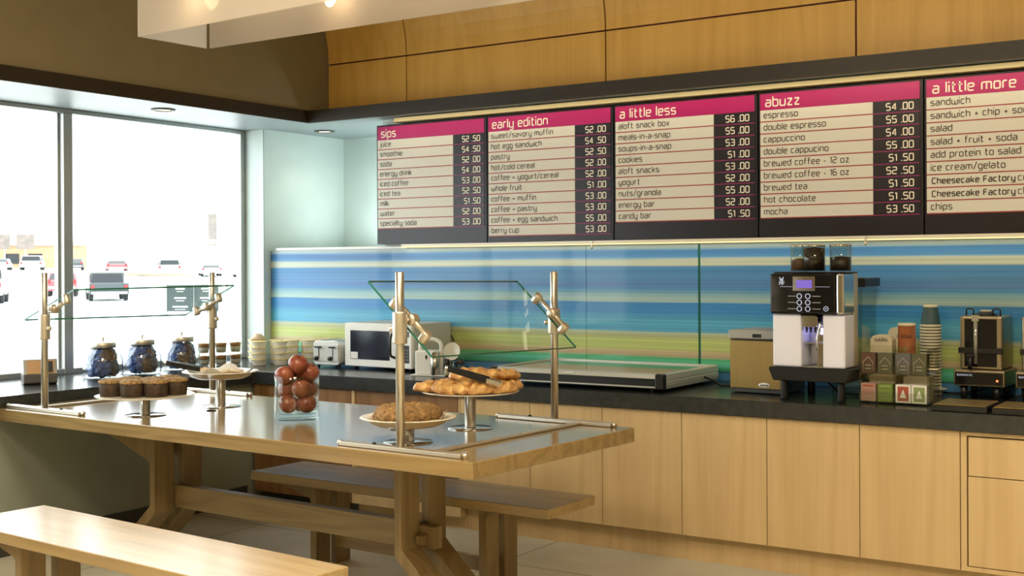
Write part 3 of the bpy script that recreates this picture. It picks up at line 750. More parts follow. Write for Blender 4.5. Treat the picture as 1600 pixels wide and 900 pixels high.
# ------------------------------------------------------------------ menu boards
m_hdr = mat('magenta_header', (0.40, 0.010, 0.12), 0.3)
m_row = mat('menu_row_panel', (0.66, 0.64, 0.56), 0.45)
m_mblack = mat('menu_black', (0.010, 0.007, 0.010), 0.35)
m_mline = mat('menu_line_magenta', (0.22, 0.012, 0.10), 0.4)
m_mline2 = mat('menu_line_red', (0.32, 0.03, 0.03), 0.4)
m_txt = mat('menu_text_dark', (0.05, 0.035, 0.025), 0.5)
m_txtw = mat('menu_text_cream', (0.82, 0.74, 0.62), 0.5)
MENUS = [
 ('sips', 1.124, 2.097, 9, 'leftmost menu board, headed sips, above the microwave', [('juice', '$2 .50'), ('smoothie', '$4 .50'), ('soda', '$2 .00'), ('energy drink', '$4 .00'), ('iced coffee', '$3 .00'), ('iced tea', '$2 .50'), ('milk', '$1 .50'), ('water', '$2 .00'), ('specialty soda', '$3 .00')]),
 ('early edition', 2.103, 3.084, 10, 'menu board headed early edition, second from the left', [('sweet/savory muffin', '$2 .00'), ('hot egg sandwich', '$4 .50'), ('pastry', '$2 .50'), ('hot/cold cereal', '$2 .00'), ('coffee + yogurt/cereal', '$2 .00'), ('whole fruit', '$1 .00'), ('coffee + muffin', '$3 .00'), ('coffee + pastry', '$3 .00'), ('coffee + egg sandwich', '$5 .00'), ('berry cup', '$3 .00')]),
 ('a little less', 3.090, 4.064, 9, 'menu board headed a little less, third from the left', [('aloft snack box', '$6 .00'), ('meals-in-a-snap', '$5 .00'), ('soups-in-a-snap', '$3 .00'), ('cookies', '$1 .00'), ('aloft snacks', '$3 .00'), ('yogurt', '$2 .00'), ('nuts/granola', '$5 .00'), ('energy bar', '$2 .00'), ('candy bar', '$1 .50')]),
 ('abuzz', 4.070, 5.035, 9, 'menu board headed abuzz, above the coffee machine', [('espresso', '$4 .00'), ('double espresso', '$5 .00'), ('cappuccino', '$4 .00'), ('double cappucino', '$5 .00'), ('brewed coffee - 12 oz', '$1 .50'), ('brewed coffee - 16 oz', '$2 .50'), ('brewed tea', '$1 .50'), ('hot chocolate', '$1 .50'), ('mocha', '$3 .50')]),
 ('a little more', 5.041, 6.020, 9, 'menu board headed a little more, cut off by the right edge of the photo', [('sandwich', '$6 .00'), ('sandwich + chip + soda', '$8 .00'), ('salad', '$6 .00'), ('salad + fruit + soda', '$8 .00'), ('add protein to salad', '$2 .00'), ('ice cream/gelato', '$3 .00'), ('*Cheesecake Factory* cupcake', '$3 .00'), ('*Cheesecake Factory* cheesecake', '$4 .00'), ('chips', '$1 .00')]),
]
YM = -0.07
for title, xa, xb, nrow, lab, rows in MENUS:
    t = thing('menu_board', lab, 'menu board', ((xa+xb)/2, YM, 1.789), group='menu boards in a row')
    w2 = (xb-xa)/2; zt = 2.644-1.789; zh = 2.546-1.789; pitch = 0.0718
    bm = new_bm(); box(bm, -w2+0.001, w2-0.001, 0.004, 0.066, 0.0, zt+0.012, 0.001); obj('backing_panel', bm, m_mblack, t)
    bm = new_bm(); box(bm, -w2+0.012, w2-0.018, 0.0, 0.005, zh, zt, 0.0005)
    text_bm(bm, title, -w2+0.048, zh+0.022, 0.0076, 0.0, 1.05); obj('header_band', bm, [m_hdr, m_txtw], t)
    xs = -w2+0.012+0.72*(2*w2-0.03)
    for i, (it, pr) in enumerate(rows):
        z1 = zh-i*pitch; z0 = z1-pitch+0.0065
        if i == 0: z1 -= 0.0
        bm = new_bm(); box(bm, -w2+0.012, xs, 0.0005, 0.005, z0, z1, 0.0003); x = -w2+0.036; u = 0.0048
        if it.startswith('*'):
            _, bold, rest = it.split('*')
            x = text_bm(bm, bold, x+0.006, z0+0.019, 0.0043, 0.0005, 1.35, 2.0) + 0.008
            text_bm(bm, rest.strip(), x, z0+0.019, u, 0.0005)
        else:
            text_bm(bm, it, x, z0+0.019, u, 0.0005, 1.0)
        obj('item_strip', bm, [m_row, m_txt], t)
        bm = new_bm(); box(bm, -w2+0.012, xs, 0.0008, 0.005, z0-0.0063, z0-0.0002); obj('row_line', bm, m_mline2, t)
        bm = new_bm(); box(bm, xs, w2-0.018, 0.0008, 0.005, z0-0.0070, z0-0.0005); obj('price_line', bm, m_mline, t)
        bm = new_bm(); wd = text_width(pr, 0.0053)
        box(bm, xs+0.001, w2-0.018, 0.0012, 0.005, z0, z1-0.0005)
        text_bm(bm, pr, w2-0.018-0.036-wd, z0+0.012, 0.0053, 0.0012, 1.2); obj('price_cell', bm, [m_mblack, m_txtw], t)
# light rails below and above the boards
rl = thing('light_rail', 'slim beige light rail with a glowing yellow edge under the menu boards', 'light', (4.4, -0.05, 1.757))
bm = new_bm(); box(bm, -3.03, 2.9, -0.045, 0.03, 0.010, 0.030, 0.001); obj('rail', bm, m_porc, rl)
bm = new_bm(); box(bm, -3.03, 2.9, -0.047, -0.038, 0.004, 0.0098, 0.001); obj('diffuser', bm, m_led, rl)
for xx in (-1.46, 0.32):
    bm = new_bm(); box(bm, xx-0.006, xx+0.006, -0.052, -0.047, -0.012, 0.028, 0.001); sphere(bm, (xx, -0.048, -0.014), 0.010, 10, 8); obj('clip', bm, m_satin, rl)
rl = thing('cove_light_rail', 'pale yellow rail above the magenta headers, under the soffit', 'light', (4.1, -0.10, 2.665))
bm = new_bm(); box(bm, -2.78, 3.0, -0.012, 0.09, 0.0, 0.030, 0.001); obj('rail', bm, mat('rail_beige', (0.36, 0.30, 0.15), 0.5), rl)

# ------------------------------------------------------------------ frosted pendant
pn = thing('pendant_lamp', 'long rectangular pendant lamp of frosted panels hanging over the table', 'lamp', (2.5, -3.17, 2.65))
m_fro = frosted('frosted_panel', (0.60, 0.55, 0.48), 0.22)
def panel_between(a, b, z0, z1, th=0.006):
    bm = new_bm(); a, b = Vector(a), Vector(b); d = (b-a).normalized(); n = Vector((-d.y, d.x))*th/2
    prism(bm, [tuple(a-n), tuple(b-n), tuple(b+n), tuple(a+n)], z0, z1, 'z'); return bm
obj('front_panel', panel_between((-0.02, -0.188), (3.3, -0.385), 0, 0.46), m_fro, pn)
obj('back_panel', panel_between((0.025, 0.192), (3.3, 0.165), 0, 0.46), m_fro, pn)
obj('end_panel', panel_between((-0.017, -0.178), (0.008, 0.185), 0, 0.46), m_fro, pn)
obj('end_panel', panel_between((3.31, -0.37), (3.31, 0.16), 0, 0.46), m_fro, pn)
bm = new_bm(); box(bm, 0.0, 3.3, -0.04, 0.04, 0.42, 0.46, 0.004)
for xx in (0.3, 3.0): tube(bm, [(xx, 0, 0.46), (xx, 0, ZC-2.65)], 0.008, 8)
obj('suspension_bar', bm, m_satin, pn)
m_bulb = glow('warm_bulb', (1.0, 0.72, 0.40), 8)
for i in range(6):
    bx_ = 0.38+0.46*i; by_ = -0.13 if i % 2 == 0 else 0.11
    bm = new_bm(); lathe(bm, [(0, 0.10), (0.012, 0.105), (0.03, 0.135), (0.033, 0.155), (0.022, 0.185), (0.016, 0.20), (0, 0.20)], 16, T(bx_, by_, -0.02))
    bl = obj('bulb', bm, m_bulb, pn)
    bm = new_bm(); lathe(bm, [(0, 0.18), (0.018, 0.18), (0.018, 0.30), (0.006, 0.31), (0.006, 0.43), (0, 0.43)], 12, T(bx_, by_, 0)); obj('lamp_holder', bm, m_satin, pn)
    point_light('bulb_light', (2.5+bx_, -3.17+by_, 2.65+0.13), 2.2, (1.0, 0.70, 0.40), 0.056)
PANE_R = [(3.435, -2.93, 1.561), (3.777, -2.93, 1.248), (3.838, -1.85, 1.227), (3.499, -1.85, 1.547)]
PANE_L = [(1.267, -2.79, 1.509), (0.836, -2.79, 1.338), (0.935, -1.715, 1.330), (1.365, -1.715, 1.516)]
# ------------------------------------------------------------------ communal table
TR = -0.0481
TC = Vector((4.065, -3.051)); TU = Vector((math.cos(TR), math.sin(TR))); TV = Vector((-TU.y, TU.x))
def tl(a, b):
    q = TC+TU*a+TV*b; return (q.x, q.y)
TL, TW, TZ = 3.345, 1.261, 0.85
x, y = tl(-TL/2, TW/2)
tb = thing('communal_table', 'long counter height oak trestle table carrying the pastry stands', 'table', (x, y, 0), TR)
bm = new_bm(); box(bm, -TL/2, TL/2, -TW/2, TW/2, TZ-0.068, TZ, 0.003); obj('table_top', bm, m_wood_tab, tb)
def bent_board(s, head, z1, ztop, zb, out, th):
    """Outline (x, z) of a bent leg board: upright, gusset at the head and a foot kicking out towards the end (s = +-1)."""
    sl = out/zb
    pts = [(0, ztop), (0, zb-0.02), (out-0.02-th*0.4, 0.0), (out+th, 0.0), (out+th, 0.018), (th, zb+0.012), (th, z1), (th+0.012, z1+0.016), (th+head, ztop-0.022), (th+head, ztop)]
    return [(s*a, b) for a, b in pts]
for s, ac, head, z1 in ((-1, -0.900, 0.60, 0.545), (1, 0.845, 0.13, 0.685)):
    for y0_, y1_ in ((-0.165, -0.032), (0.032, 0.165)):
        bm = new_bm(); prism(bm, [(ac+q, z) for q, z in bent_board(s, head, z1, TZ-0.068, 0.30, 0.33, 0.045)], y0_, y1_, 'y', bev=0.003)
        obj('leg', bm, m_wood_leg, tb)
    bm = new_bm(); box(bm, min(ac-s*0.02, ac+s*0.13), max(ac-s*0.02, ac+s*0.13), -0.031, 0.031, 0.300, 0.405, 0.002); tn = obj('tenon', bm, m_wood_leg, tb)
    bm = new_bm(); prism(bm, [(-0.075, 0.325), (0.075, 0.325), (0.075, 0.385), (-0.075, 0.365)], ac+s*0.055, ac+s*0.095, 'x', bev=0.002); obj('wedge', bm, m_wood_leg, tn)
bm = new_bm(); box(bm, -0.93, 0.87, -0.029, 0.029, 0.290, 0.415, 0.002); obj('stretcher', bm, m_wood_leg_x, tb)
for gx, gy in ((1.853, -2.359), (3.183, -2.433)):
    d = Vector((gx, gy))-Vector((x, y)); a, b = d.dot(TU), d.dot(TV)
    bm = new_bm(); lathe(bm, [(0, 0.001), (0.019, 0.001), (0.021, 0.004), (0.026, 0.005), (0.028, 0.0)], 24, T(a, b, TZ)); obj('cable_grommet', bm, m_black, tb)

# ------------------------------------------------------------------ benches
def bench(cx, cy, rz, label, L, W, H=0.4634):
    k = H/0.4634
    t = thing('bench', label, 'bench', (cx, cy, 0), rz, 'oak benches beside the table')
    bm = new_bm(); box(bm, -L/2, L/2, -W/2, W/2, H-0.047, H, 0.003); obj('seat', bm, m_wood_ben, t)
    for a in (-0.575, 0.545):
        s = 1 if a > 0 else -1
        for y0_, y1_ in ((-0.135, -0.025), (0.025, 0.135)):
            hd = 0.24 if s < 0 else 0.07; zz = H-0.047-(0.085 if s < 0 else 0.05)
            pr = [(-0.02, H-0.047), (-0.02, 0.0), (0.025, 0.0), (0.025, zz), (0.035, zz+0.012), (0.025+hd, H-0.060), (0.025+hd, H-0.047)]
            bm = new_bm(); prism(bm, [(a+s*p, q) for p, q in pr], y0_, y1_, 'y', bev=0.002); obj('leg', bm, m_wood_leg, t)
    bm = new_bm(); box(bm, -0.53, 0.53, -0.02, 0.02, 0.105, 0.175, 0.002); obj('stretcher', bm, m_wood_ben, t)
    return t
def corner(c, rz, a, b):
    u = Vector((math.cos(rz), math.sin(rz))); v = Vector((-u.y, u.x)); q = Vector(c)+u*a+v*b; return (q.x, q.y)
cx, cy = corner((3.8852, -2.1894), -0.0235, -0.98, 0.21)
bench(cx, cy, -0.0235, 'oak bench pushed in between the table and the back counter', 1.96, 0.42, 0.50)
cx, cy = corner((4.0175, -3.7369), -0.0676, -0.938, -0.206)
bench(cx, cy, -0.0676, 'oak bench on the near side of the table, glare on its far end', 1.876, 0.412, 0.58)

# ------------------------------------------------------------------ glass food guards standing on the table
def food_guard(a0, s, pane, collars, tops, label, above):
    """s = +1 right end, -1 left end; posts at table coordinate a0."""
    ox, oy = tl(a0, TW/2)
    t = thing('food_guard', label, 'sneeze guard', (ox, oy, TZ), TR, 'glass food guards on the table')
    inv = Matrix.Rotation(-TR, 4, 'Z') @ Matrix.Translation((-ox, -oy, -TZ))
    P = [inv @ Vector(q) for q in pane]        # upper front, lower front, lower back, upper back
    # pane with green edges
    n = (P[1]-P[0]).cross(P[3]-P[0]).normalized()
    if n.z < 0: n = -n
    bm = new_bm(); lo = [bm.verts.new(q-n*0.005) for q in P]; hi = [bm.verts.new(q+n*0.005) for q in P]
    bm.faces.new(lo); bm.faces.new(hi)
    for i in range(4):
        f = bm.faces.new((lo[i], lo[(i+1) % 4], hi[(i+1) % 4], hi[i])); f.material_index = 1
    bmesh.ops.recalc_face_normals(bm, faces=bm.faces)
    obj('glass_pane', bm, [m_glass_guard, m_glass_edge], t)
    for k, (bb, (c0, c1), tp) in enumerate(zip((0.062-TW/2, 1.216-TW/2), collars, tops)):
        bm = new_bm(); box(bm, -0.335, 0.335, bb-0.022, bb+0.022, 0.0005, 0.020, 0.004, seg=2)
        br = obj('base_bar', bm, m_satin, t)
        for q in (-0.325, 0.325):
            bm = new_bm(); lathe(bm, [(0, 0), (0.011, 0), (0.013, 0.004), (0.013, 0.012), (0.009, 0.018), (0, 0.019)], 16, T(q+(0.012 if q > 0 else -0.031), bb, 0.011)@Matrix.Rotation(PI/2, 4, 'Y')); obj('end_cap', bm, m_satin, br)
        bm = new_bm(); lathe(bm, [(0, 0.0195), (0.009, 0.0195), (0.010, 0.024), (0.006, 0.027), (0, 0.027)], 14, T(-s*0.15, bb, 0)); obj('screw', bm, m_black, br)
        bm = new_bm(); lathe(bm, [(0, 0.02), (0.0185, 0.02), (0.0185, tp-TZ-0.003), (0.016, tp-TZ), (0, tp-TZ)], 24, T(0, bb, 0)); obj('post', bm, m_steel, t)
        bm = new_bm(); lathe(bm, [(0.0187, c1-TZ), (0.030, c1-TZ), (0.031, c1-TZ+0.006), (0.031, c0-TZ-0.006), (0.030, c0-TZ), (0.0187, c0-TZ)], 24, T(0, bb, 0), closed=True)
        cl = obj('collar', bm, m_satin, t)
        bm = new_bm(); sphere(bm, (-s*0.044, bb, (c0*0.45+c1*0.55)-TZ), 0.014, 14, 10); tube(bm, [(-s*0.028, bb, (c0*0.45+c1*0.55)-TZ), (-s*0.04, bb, (c0*0.45+c1*0.55)-TZ)], 0.006, 8)
        obj('clamp_knob', bm, m_satin, cl)
        # clamp arm along the pane slope, on the inner side of the post
        iu, il = (0, 1) if k == 0 else (3, 2)
        sl = (P[il]-P[iu]); L = sl.length; sl.normalize()
        inner = 1 if k == 0 else -1
        yy = bb+inner*0.052
        # point on the pane nearest the post column
        f = (0-P[iu].x)/(P[il].x-P[iu].x); base = P[iu]+(P[il]-P[iu])*f
        off = n*(0.038 if above else -0.038)
        mid = Vector((base.x, yy, base.z))+off
        A, B = mid-sl*0.115, mid+sl*0.095
        bm = new_bm(); tube(bm, [A, mid, B], 0.0115, 12)
        tube(bm, [Vector((0, bb+inner*0.026, mid.z)), mid], 0.012, 10)
        lathe(bm, [(0, -0.020), (0.023, -0.020), (0.025, -0.016), (0.025, 0.016), (0.023, 0.020), (0, 0.020)], 20, Matrix.Translation(mid)@Matrix.Rotation(PI/2, 4, 'X'))
        ar = obj('clamp_arm', bm, m_satin, t)
        q = n.to_track_quat('Z', 'Y').to_matrix().to_4x4()
        for E in (A, B):
            bm = new_bm(); d0 = -0.034 if above else 0.034
            lo_, hi_ = (-0.034, 0.014) if above else (-0.014, 0.034)
            lathe(bm, [(0, lo_), (0.019, lo_), (0.021, lo_+0.003), (0.021, hi_-0.003), (0.019, hi_), (0, hi_)], 20, Matrix.Translation(E)@q)
            obj('glass_clamp', bm, m_satin, ar)
    bm = new_bm(); box(bm, s*0.15-0.014, s*0.15+0.014, 0.062-TW/2+0.024, 1.216-TW/2-0.024, 0.0005, 0.013, 0.003); obj('base_strip', bm, m_satin, t)
    return t
food_guard(-0.43, 1, PANE_R, ((1.436, 1.302), (1.4135, 1.288)), (1.602, 1.5975), 'steel post food guard with tilted glass at the right end of the table', True)
food_guard(-2.98, -1, PANE_L, ((1.376, 1.240), (1.384, 1.249)), (1.602, 1.594), 'steel post food guard with tilted glass at the window end of the table', False)

# ------------------------------------------------------------------ food
m_muf = mat('muffin_side', (0.022, 0.013, 0.007), 0.7, col2=(0.065, 0.038, 0.018), scale=40, bump=0.4)
m_muft = mat('muffin_crumb_top', (0.14, 0.08, 0.03), 0.75, col2=(0.42, 0.27, 0.11), scale=60, bump=0.5)
m_crumb = mat('crumb_cake', (0.13, 0.065, 0.022), 0.75, col2=(0.40, 0.24, 0.085), scale=55, bump=0.6)
m_past = mat('golden_pastry', (0.30, 0.10, 0.02), 0.40, col2=(0.80, 0.50, 0.19), scale=30, bump=0.3)
m_apple = mat('apple_skin', (0.17, 0.032, 0.025), 0.25, col2=(0.33, 0.11, 0.055), scale=9, stretch=(3, 3, 0.5))
m_stem = mat('apple_stem', (0.06, 0.035, 0.015), 0.7)
m_flat = mat('pale_biscuit', (0.62, 0.47, 0.30), 0.6, col2=(0.80, 0.68, 0.50), scale=30)
m_paper = mat('white_paper', (0.82, 0.80, 0.75), 0.7)
m_doily = mat('patterned_paper', (0.80, 0.76, 0.70), 0.7, col2=(0.45, 0.30, 0.22), scale=70, detail=1)

def stand(x, y, zp, label, plate_r, kind, group='cake stands on the table'):
    t = thing('cake_stand', label, 'cake stand', (x, y, TZ), 0, group)
    h = zp-TZ
    bm = new_bm(); lathe(bm, [(0, 0.0005), (0.108, 0.0005), (0.110, 0.002), (0.108, 0.0045), (0.03, 0.005), (0, 0.005)], 48); obj('base_disc', bm, m_chrome, t)
    bm = new_bm(); lathe(bm, [(0, 0.005), (0.027, 0.005), (0.0265, 0.01), (0.0265, h-0.004), (0.05, h), (0, h)], 28); obj('stem', bm, m_steel, t)
    bm = new_bm()
    if kind == 'flat':
        pr = [(0, h), (plate_r*0.8, h), (plate_r*0.97, h+0.006), (plate_r, h+0.011), (plate_r*0.985, h+0.0125), (plate_r*0.85, h+0.008), (0, h+0.006)]
    elif kind == 'dish':
        pr = [(0, h), (plate_r*0.62, h), (plate_r*0.76, h+0.012), (plate_r*0.84, h+0.03), (plate_r*0.98, h+0.036), (plate_r, h+0.039), (plate_r*0.97, h+0.042), (plate_r*0.82, h+0.035), (plate_r*0.72, h+0.015), (plate_r*0.6, h+0.006), (0, h+0.006)]
    lathe(bm, pr, 56); obj('plate', bm, m_porc, t)
    return t, h
# muffins
stand(1.703, -2.679, 0.948, 'cake stand with the dark muffins, left front on the table', 0.255, 'flat')
def muffin():
    t = thing('muffin', 'muffin', 'muffin', (0, 0, 0))
    bm = new_bm(); n = 36; rings = []
    for r, z in ((0.054, 0.0), (0.057, 0.004), (0.060, 0.040), (0.062, 0.070)):
        rings.append([bm.verts.new(((r+0.0016*math.cos(18*2*PI*i/n))*math.cos(2*PI*i/n), (r+0.0016*math.cos(18*2*PI*i/n))*math.sin(2*PI*i/n), z)) for i in range(n)])
    bm.faces.new(list(reversed(rings[0])))
    for a, b in zip(rings, rings[1:]):
        for i in range(n):
            f = bm.faces.new((a[i], a[(i+1) % n], b[(i+1) % n], b[i])); f.smooth = True
    bm.faces.new(rings[-1])
    obj('cake', bm, m_muf, t)
    bm = new_bm(); lathe(bm, [(0, 0.069), (0.062, 0.069), (0.066, 0.074), (0.064, 0.081), (0.05, 0.088), (0.025, 0.091), (0, 0.092)], 40)
    for v in bm.verts:
        if v.co.z > 0.0695: v.co += Vector((0, 0, 1))*0.006*noise.noise(v.co*90) + Vector((v.co.x, v.co.y, 0))*0.10*noise.noise(v.co*60+Vector((3, 1, 2)))
    for k in range(34):
        a, r = random.random()*2*PI, 0.058*math.sqrt(random.random()); d = random.random()*PI; l = 0.007+0.012*random.random(); z = 0.086+0.006*random.random()-r*0.12
        c = Vector((r*math.cos(a), r*math.sin(a), z)); e = Vector((math.cos(d), math.sin(d), 0.25*(random.random()-0.3)))*l
        tube(bm, [c-e, c+Vector((0, 0, 0.002)), c+e], 0.0018, 5)
    obj('crumb_top', bm, m_muft, t)
    return t
mf = muffin()
front = ['first from the left in the front row', 'second from the left in the front row', 'third from the left in the front row', 'at the right end of the front row']
rear = ['left end of the back row', 'middle of the back row', 'dark topped one ending the back row']
fx = Vector((0.837, 0.548)); fd = Vector((-0.548, 0.837))
spots = [(-0.165, -0.035), (-0.045, -0.075), (0.075, -0.065), (0.150, 0.035), (-0.105, 0.085), (0.02, 0.065), (0.08, 0.165)]
for i, (a, b_) in enumerate(spots):
    q = Vector((1.703, -2.679))+fx*a+fd*b_
    o = mf if i == 0 else copy_tree(mf)
    place(o, (q.x, q.y, 0.9548), rz=i*0.8, label='dark crumb topped muffin, '+(front+rear)[i]+' on its stand', group='muffins on the cake stand')
# biscuits and tongs at the rear left
stand(1.739, -2.182, 1.008, 'cake stand with a dish of pale biscuits and dark tongs, left rear on the table', 0.212, 'dish')
bm = new_bm(); n = 40
c0 = bm.verts.new((0, 0, 0)); ring = []; ring2 = []
for i in range(n):
    a = 2*PI*i/n; ring.append(bm.verts.new((0.12*math.cos(a), 0.12*math.sin(a), 0.002)))
    sp_ = 0.5+0.5*math.cos(4*a); ring2.append(bm.verts.new(((0.15+0.045*sp_)*math.cos(a), (0.15+0.045*sp_)*math.sin(a), 0.018+0.045*sp_*sp_)))
for i in range(n):
    j = (i+1) % n
    bm.faces.new((c0, ring[i], ring[j])); bm.faces.new((ring[i], ring2[i], ring2[j], ring[j]))
o = obj('paper_liner', bm, m_paper, loc=(1.739, -2.182, 1.016)); o.rotation_euler.z = 0.55
tag(o, 'white paper liner with pointed corners under the pale biscuits', 'paper')
def biscuit():
    bm = new_bm(); lathe(bm, [(0, 0), (0.040, 0.0), (0.046, 0.005), (0.044, 0.011), (0.03, 0.016), (0, 0.018)], 28)
    for v in bm.verts: v.co += v.co.normalized()*0.004*noise.noise(v.co*45)
    return obj('biscuit', bm, m_flat)
bi = biscuit()
bl = [(0.0, -0.07, 0.004, 'front middle of'), (0.085, -0.03, 0.004, 'front right of'), (-0.085, -0.03, 0.004, 'front left of'), (0.05, 0.05, 0.004, 'right rear of'), (-0.04, 0.06, 0.004, 'left rear of'), (0.015, 0.0, 0.021, 'on top in the middle of'), (0.08, 0.02, 0.022, 'on top at the right of')]
for i, (a, b_, z, wd) in enumerate(bl):
    q = Vector((1.739, -2.182))+fx*a+fd*b_
    o = bi if i == 0 else copy_tree(bi)
    tag(o, 'pale round biscuit '+wd+' the dish on the rear stand', 'biscuit', 'biscuits in the dish')
    place(o, (q.x, q.y, 1.018+z), rot=(0.08*(i % 3-1), 0.1*(i % 2), i))
def tongs(name, label, loc, rz, tilt, mat_tip):
    t = thing(name, label, 'tongs', loc); t.rotation_euler = (0, tilt, rz)
    for s in (-1, 1):
        bm = new_bm(); prism(bm, [(0.0, 0.004*s), (0.03, 0.010*s), (0.20, 0.026*s), (0.20, 0.032*s), (0.03, 0.017*s), (0, 0.010*s)], -0.013, 0.013, 'z'); 
        obj('handle', bm, m_black, t)
        bm = new_bm(); prism(bm, [(0.195, 0.026*s), (0.26, 0.020*s), (0.265, 0.024*s), (0.20, 0.032*s)], -0.010, 0.010, 'z', bev=0.001); obj('tip', bm, mat_tip, t)
    bm = new_bm(); sphere(bm, (-0.004, 0, 0), 0.011, 14, 10, sc=(1, 1.2, 1.1)); obj('hinge', bm, m_chrome, t)
    return t
q = Vector((1.739, -2.182))+fx*-0.29+fd*-0.04
tongs('serving_tongs', 'black handled tongs resting on the rim of the biscuit dish', (q.x, q.y, 1.098), 0.55, R(10), m_flat)
# crumb ring cake
stand(3.497, -2.735, 0.924, 'cake stand with the crumb ring cake, right front on the table', 0.215, 'dish')
bm = new_bm(); NU, NV = 120, 36; grid = []
for i in range(NU):
    a = 2*PI*i/NU; row = []
    for j in range(NV):
        b_ = 2*PI*j/NV; rr = 0.098+0.054*math.cos(b_); zz = 0.040+0.042*math.sin(b_)
        v = Vector((rr*math.cos(a), rr*math.sin(a), max(zz, 0.002)))
        if zz > 0.004: v += Vector((math.cos(a)*math.cos(b_), math.sin(a)*math.cos(b_), math.sin(b_)))*(0.009*noise.noise(v*60)+0.007*noise.noise(v*120))
        row.append(bm.verts.new(v))
    grid.append(row)
for i in range(NU):
    for j in range(NV): bm.faces.new((grid[i][j], grid[(i+1) % NU][j], grid[(i+1) % NU][(j+1) % NV], grid[i][(j+1) % NV]))
bmesh.ops.recalc_face_normals(bm, faces=bm.faces)
o = obj('ring_cake', bm, m_crumb, loc=(3.497, -2.735, 0.932), smooth=True)
tag(o, 'brown crumb topped ring cake on the right front stand', 'cake')
bm = new_bm(); n = 64; r0_, r1_ = [], []
for i in range(n):
    a = 2*PI*i/n; w_ = abs(math.sin(6*a)); up_ = max(0, math.cos(a-0.55))**8
    r0_.append(bm.verts.new((0.145*math.cos(a), 0.145*math.sin(a), 0.003))); k = 0.166+0.008*w_
    r1_.append(bm.verts.new((k*math.cos(a), k*math.sin(a), 0.020+0.012*w_+0.03*up_)))
for i in range(n): bm.faces.new((r0_[i], r0_[(i+1) % n], r1_[(i+1) % n], r1_[i]))
o = obj('paper_doily', bm, m_doily, loc=(3.497, -2.735, 0.932)); tag(o, 'patterned paper doily poking out under the ring cake', 'paper')
# golden pastries
stand(3.462, -2.211, 1.018, 'cake stand piled with golden pastries, right rear on the table', 0.235, 'flat')
def danish():
    bm = new_bm(); NU, NV = 48, 20; top = []
    for i in range(NU+1):
        row = []
        for j in range(NV):
            a = 2*PI*j/NV; s = i/NU; x = (s-0.5)*0.215
            env = math.sqrt(max(0.0, 1-(2*s-1)**2))**0.8
            ry, rz_ = 0.068*env, 0.042*env*(1+0.09*math.sin(s*4*2*PI))
            y_ = ry*math.cos(a)*(1+0.05*math.sin(s*4*2*PI+1)); z = rz_*math.sin(a)
            z = z*0.45 if z < 0 else z
            if z > 0: z -= 0.016*env*math.exp(-((math.cos(a)-0.45*math.sin(s*11))/0.22)**2)
            v = Vector((x, y_, z+0.015)); v += v.normalized()*0.004*noise.noise(v*50)
            row.append(bm.verts.new(v))
        top.append(row)
    for i in range(NU):
        for j in range(NV): bm.faces.new((top[i][j], top[i+1][j], top[i+1][(j+1) % NV], top[i][(j+1) % NV]))
    bm.faces.new(top[0]); bm.faces.new(top[-1])
    bmesh.ops.recalc_face_normals(bm, faces=bm.faces)
    return obj('danish_pastry', bm, m_past, smooth=True)
dn = danish()
zp = 1.027
dl = [(-0.165, -0.02, 0.0, 0.55, 0.0, 'left end of the pile'), (-0.085, -0.095, 0.006, 1.35, 0.25, 'front left of the pile, leaning'), (0.01, -0.125, 0.004, 0.65, 0.12, 'front middle of the pile'),
      (0.12, -0.09, 0.004, 0.75, 0.10, 'front right of the pile'), (0.165, 0.02, 0.004, 1.4, 0.05, 'right end of the pile'), (0.02, 0.02, 0.004, 1.2, 0.0, 'bottom middle of the pile'),
      (-0.06, 0.10, 0.004, 0.3, 0.0, 'left rear of the pile'), (0.07, 0.12, 0.004, 0.9, 0.0, 'right rear of the pile'), (0.06, 0.0, 0.052, 1.75, 0.35, 'upper layer of the pile, right of the tongs'), (0.14, 0.03, 0.050, 0.9, -0.2, 'topmost of the pile at the right'), (0.0, 0.08, 0.050, 0.6, 0.15, 'upper layer of the pile, at the rear')]
for i, (a, b_, z, rz, ti, wd) in enumerate(dl):
    q = Vector((3.462, -2.211))+fx*a+fd*b_
    o = dn if i == 0 else copy_tree(dn)
    tag(o, 'golden flaky pastry, '+wd, 'pastry', 'golden pastries on the cake stand')
    place(o, (q.x, q.y, zp+z), rot=(ti, 0.0, rz))
q = Vector((3.462, -2.211))+fx*-0.10+fd*-0.10
tongs('serving_tongs', 'black handled tongs lying across the golden pastries', (q.x, q.y, 1.145), 0.35, R(15), m_steel)
# apples in a glass vase
vx, vy = 2.505, -2.386
va = thing('glass_vase', 'clear glass cylinder vase full of red apples in the middle of the table', 'vase', (vx, vy, TZ))
bm = new_bm(); lathe(bm, [(0, 0.0005), (0.108, 0.0005), (0.113, 0.006), (0.113, 0.224), (0.1115, 0.226), (0.109, 0.224), (0.109, 0.040), (0.10, 0.032), (0, 0.028)], 56)
obj('glass_body', bm, m_glass, va)
def apple():
    t = thing('apple', 'apple', 'apple')
    bm = new_bm(); pr = []
    for i in range(25):
        a = -PI/2+PI*i/24; r = 0.0505*math.cos(a)*(1+0.06*math.sin(a)); z = 0.047*math.sin(a)
        if i > 19: z -= 0.011*((i-19)/5)**2
        if i < 4: z += 0.006*((4-i)/4)**2
        pr.append((max(r, 0), z))
    lathe(bm, pr, 32); obj('flesh', bm, m_apple, t)
    bm = new_bm(); tube(bm, [(0, 0, 0.030), (0.001, 0, 0.042), (0.004, 0.001, 0.052)], [0.0016, 0.0014, 0.002], 6); obj('stem', bm, m_stem, t)
    return t
ap = apple()
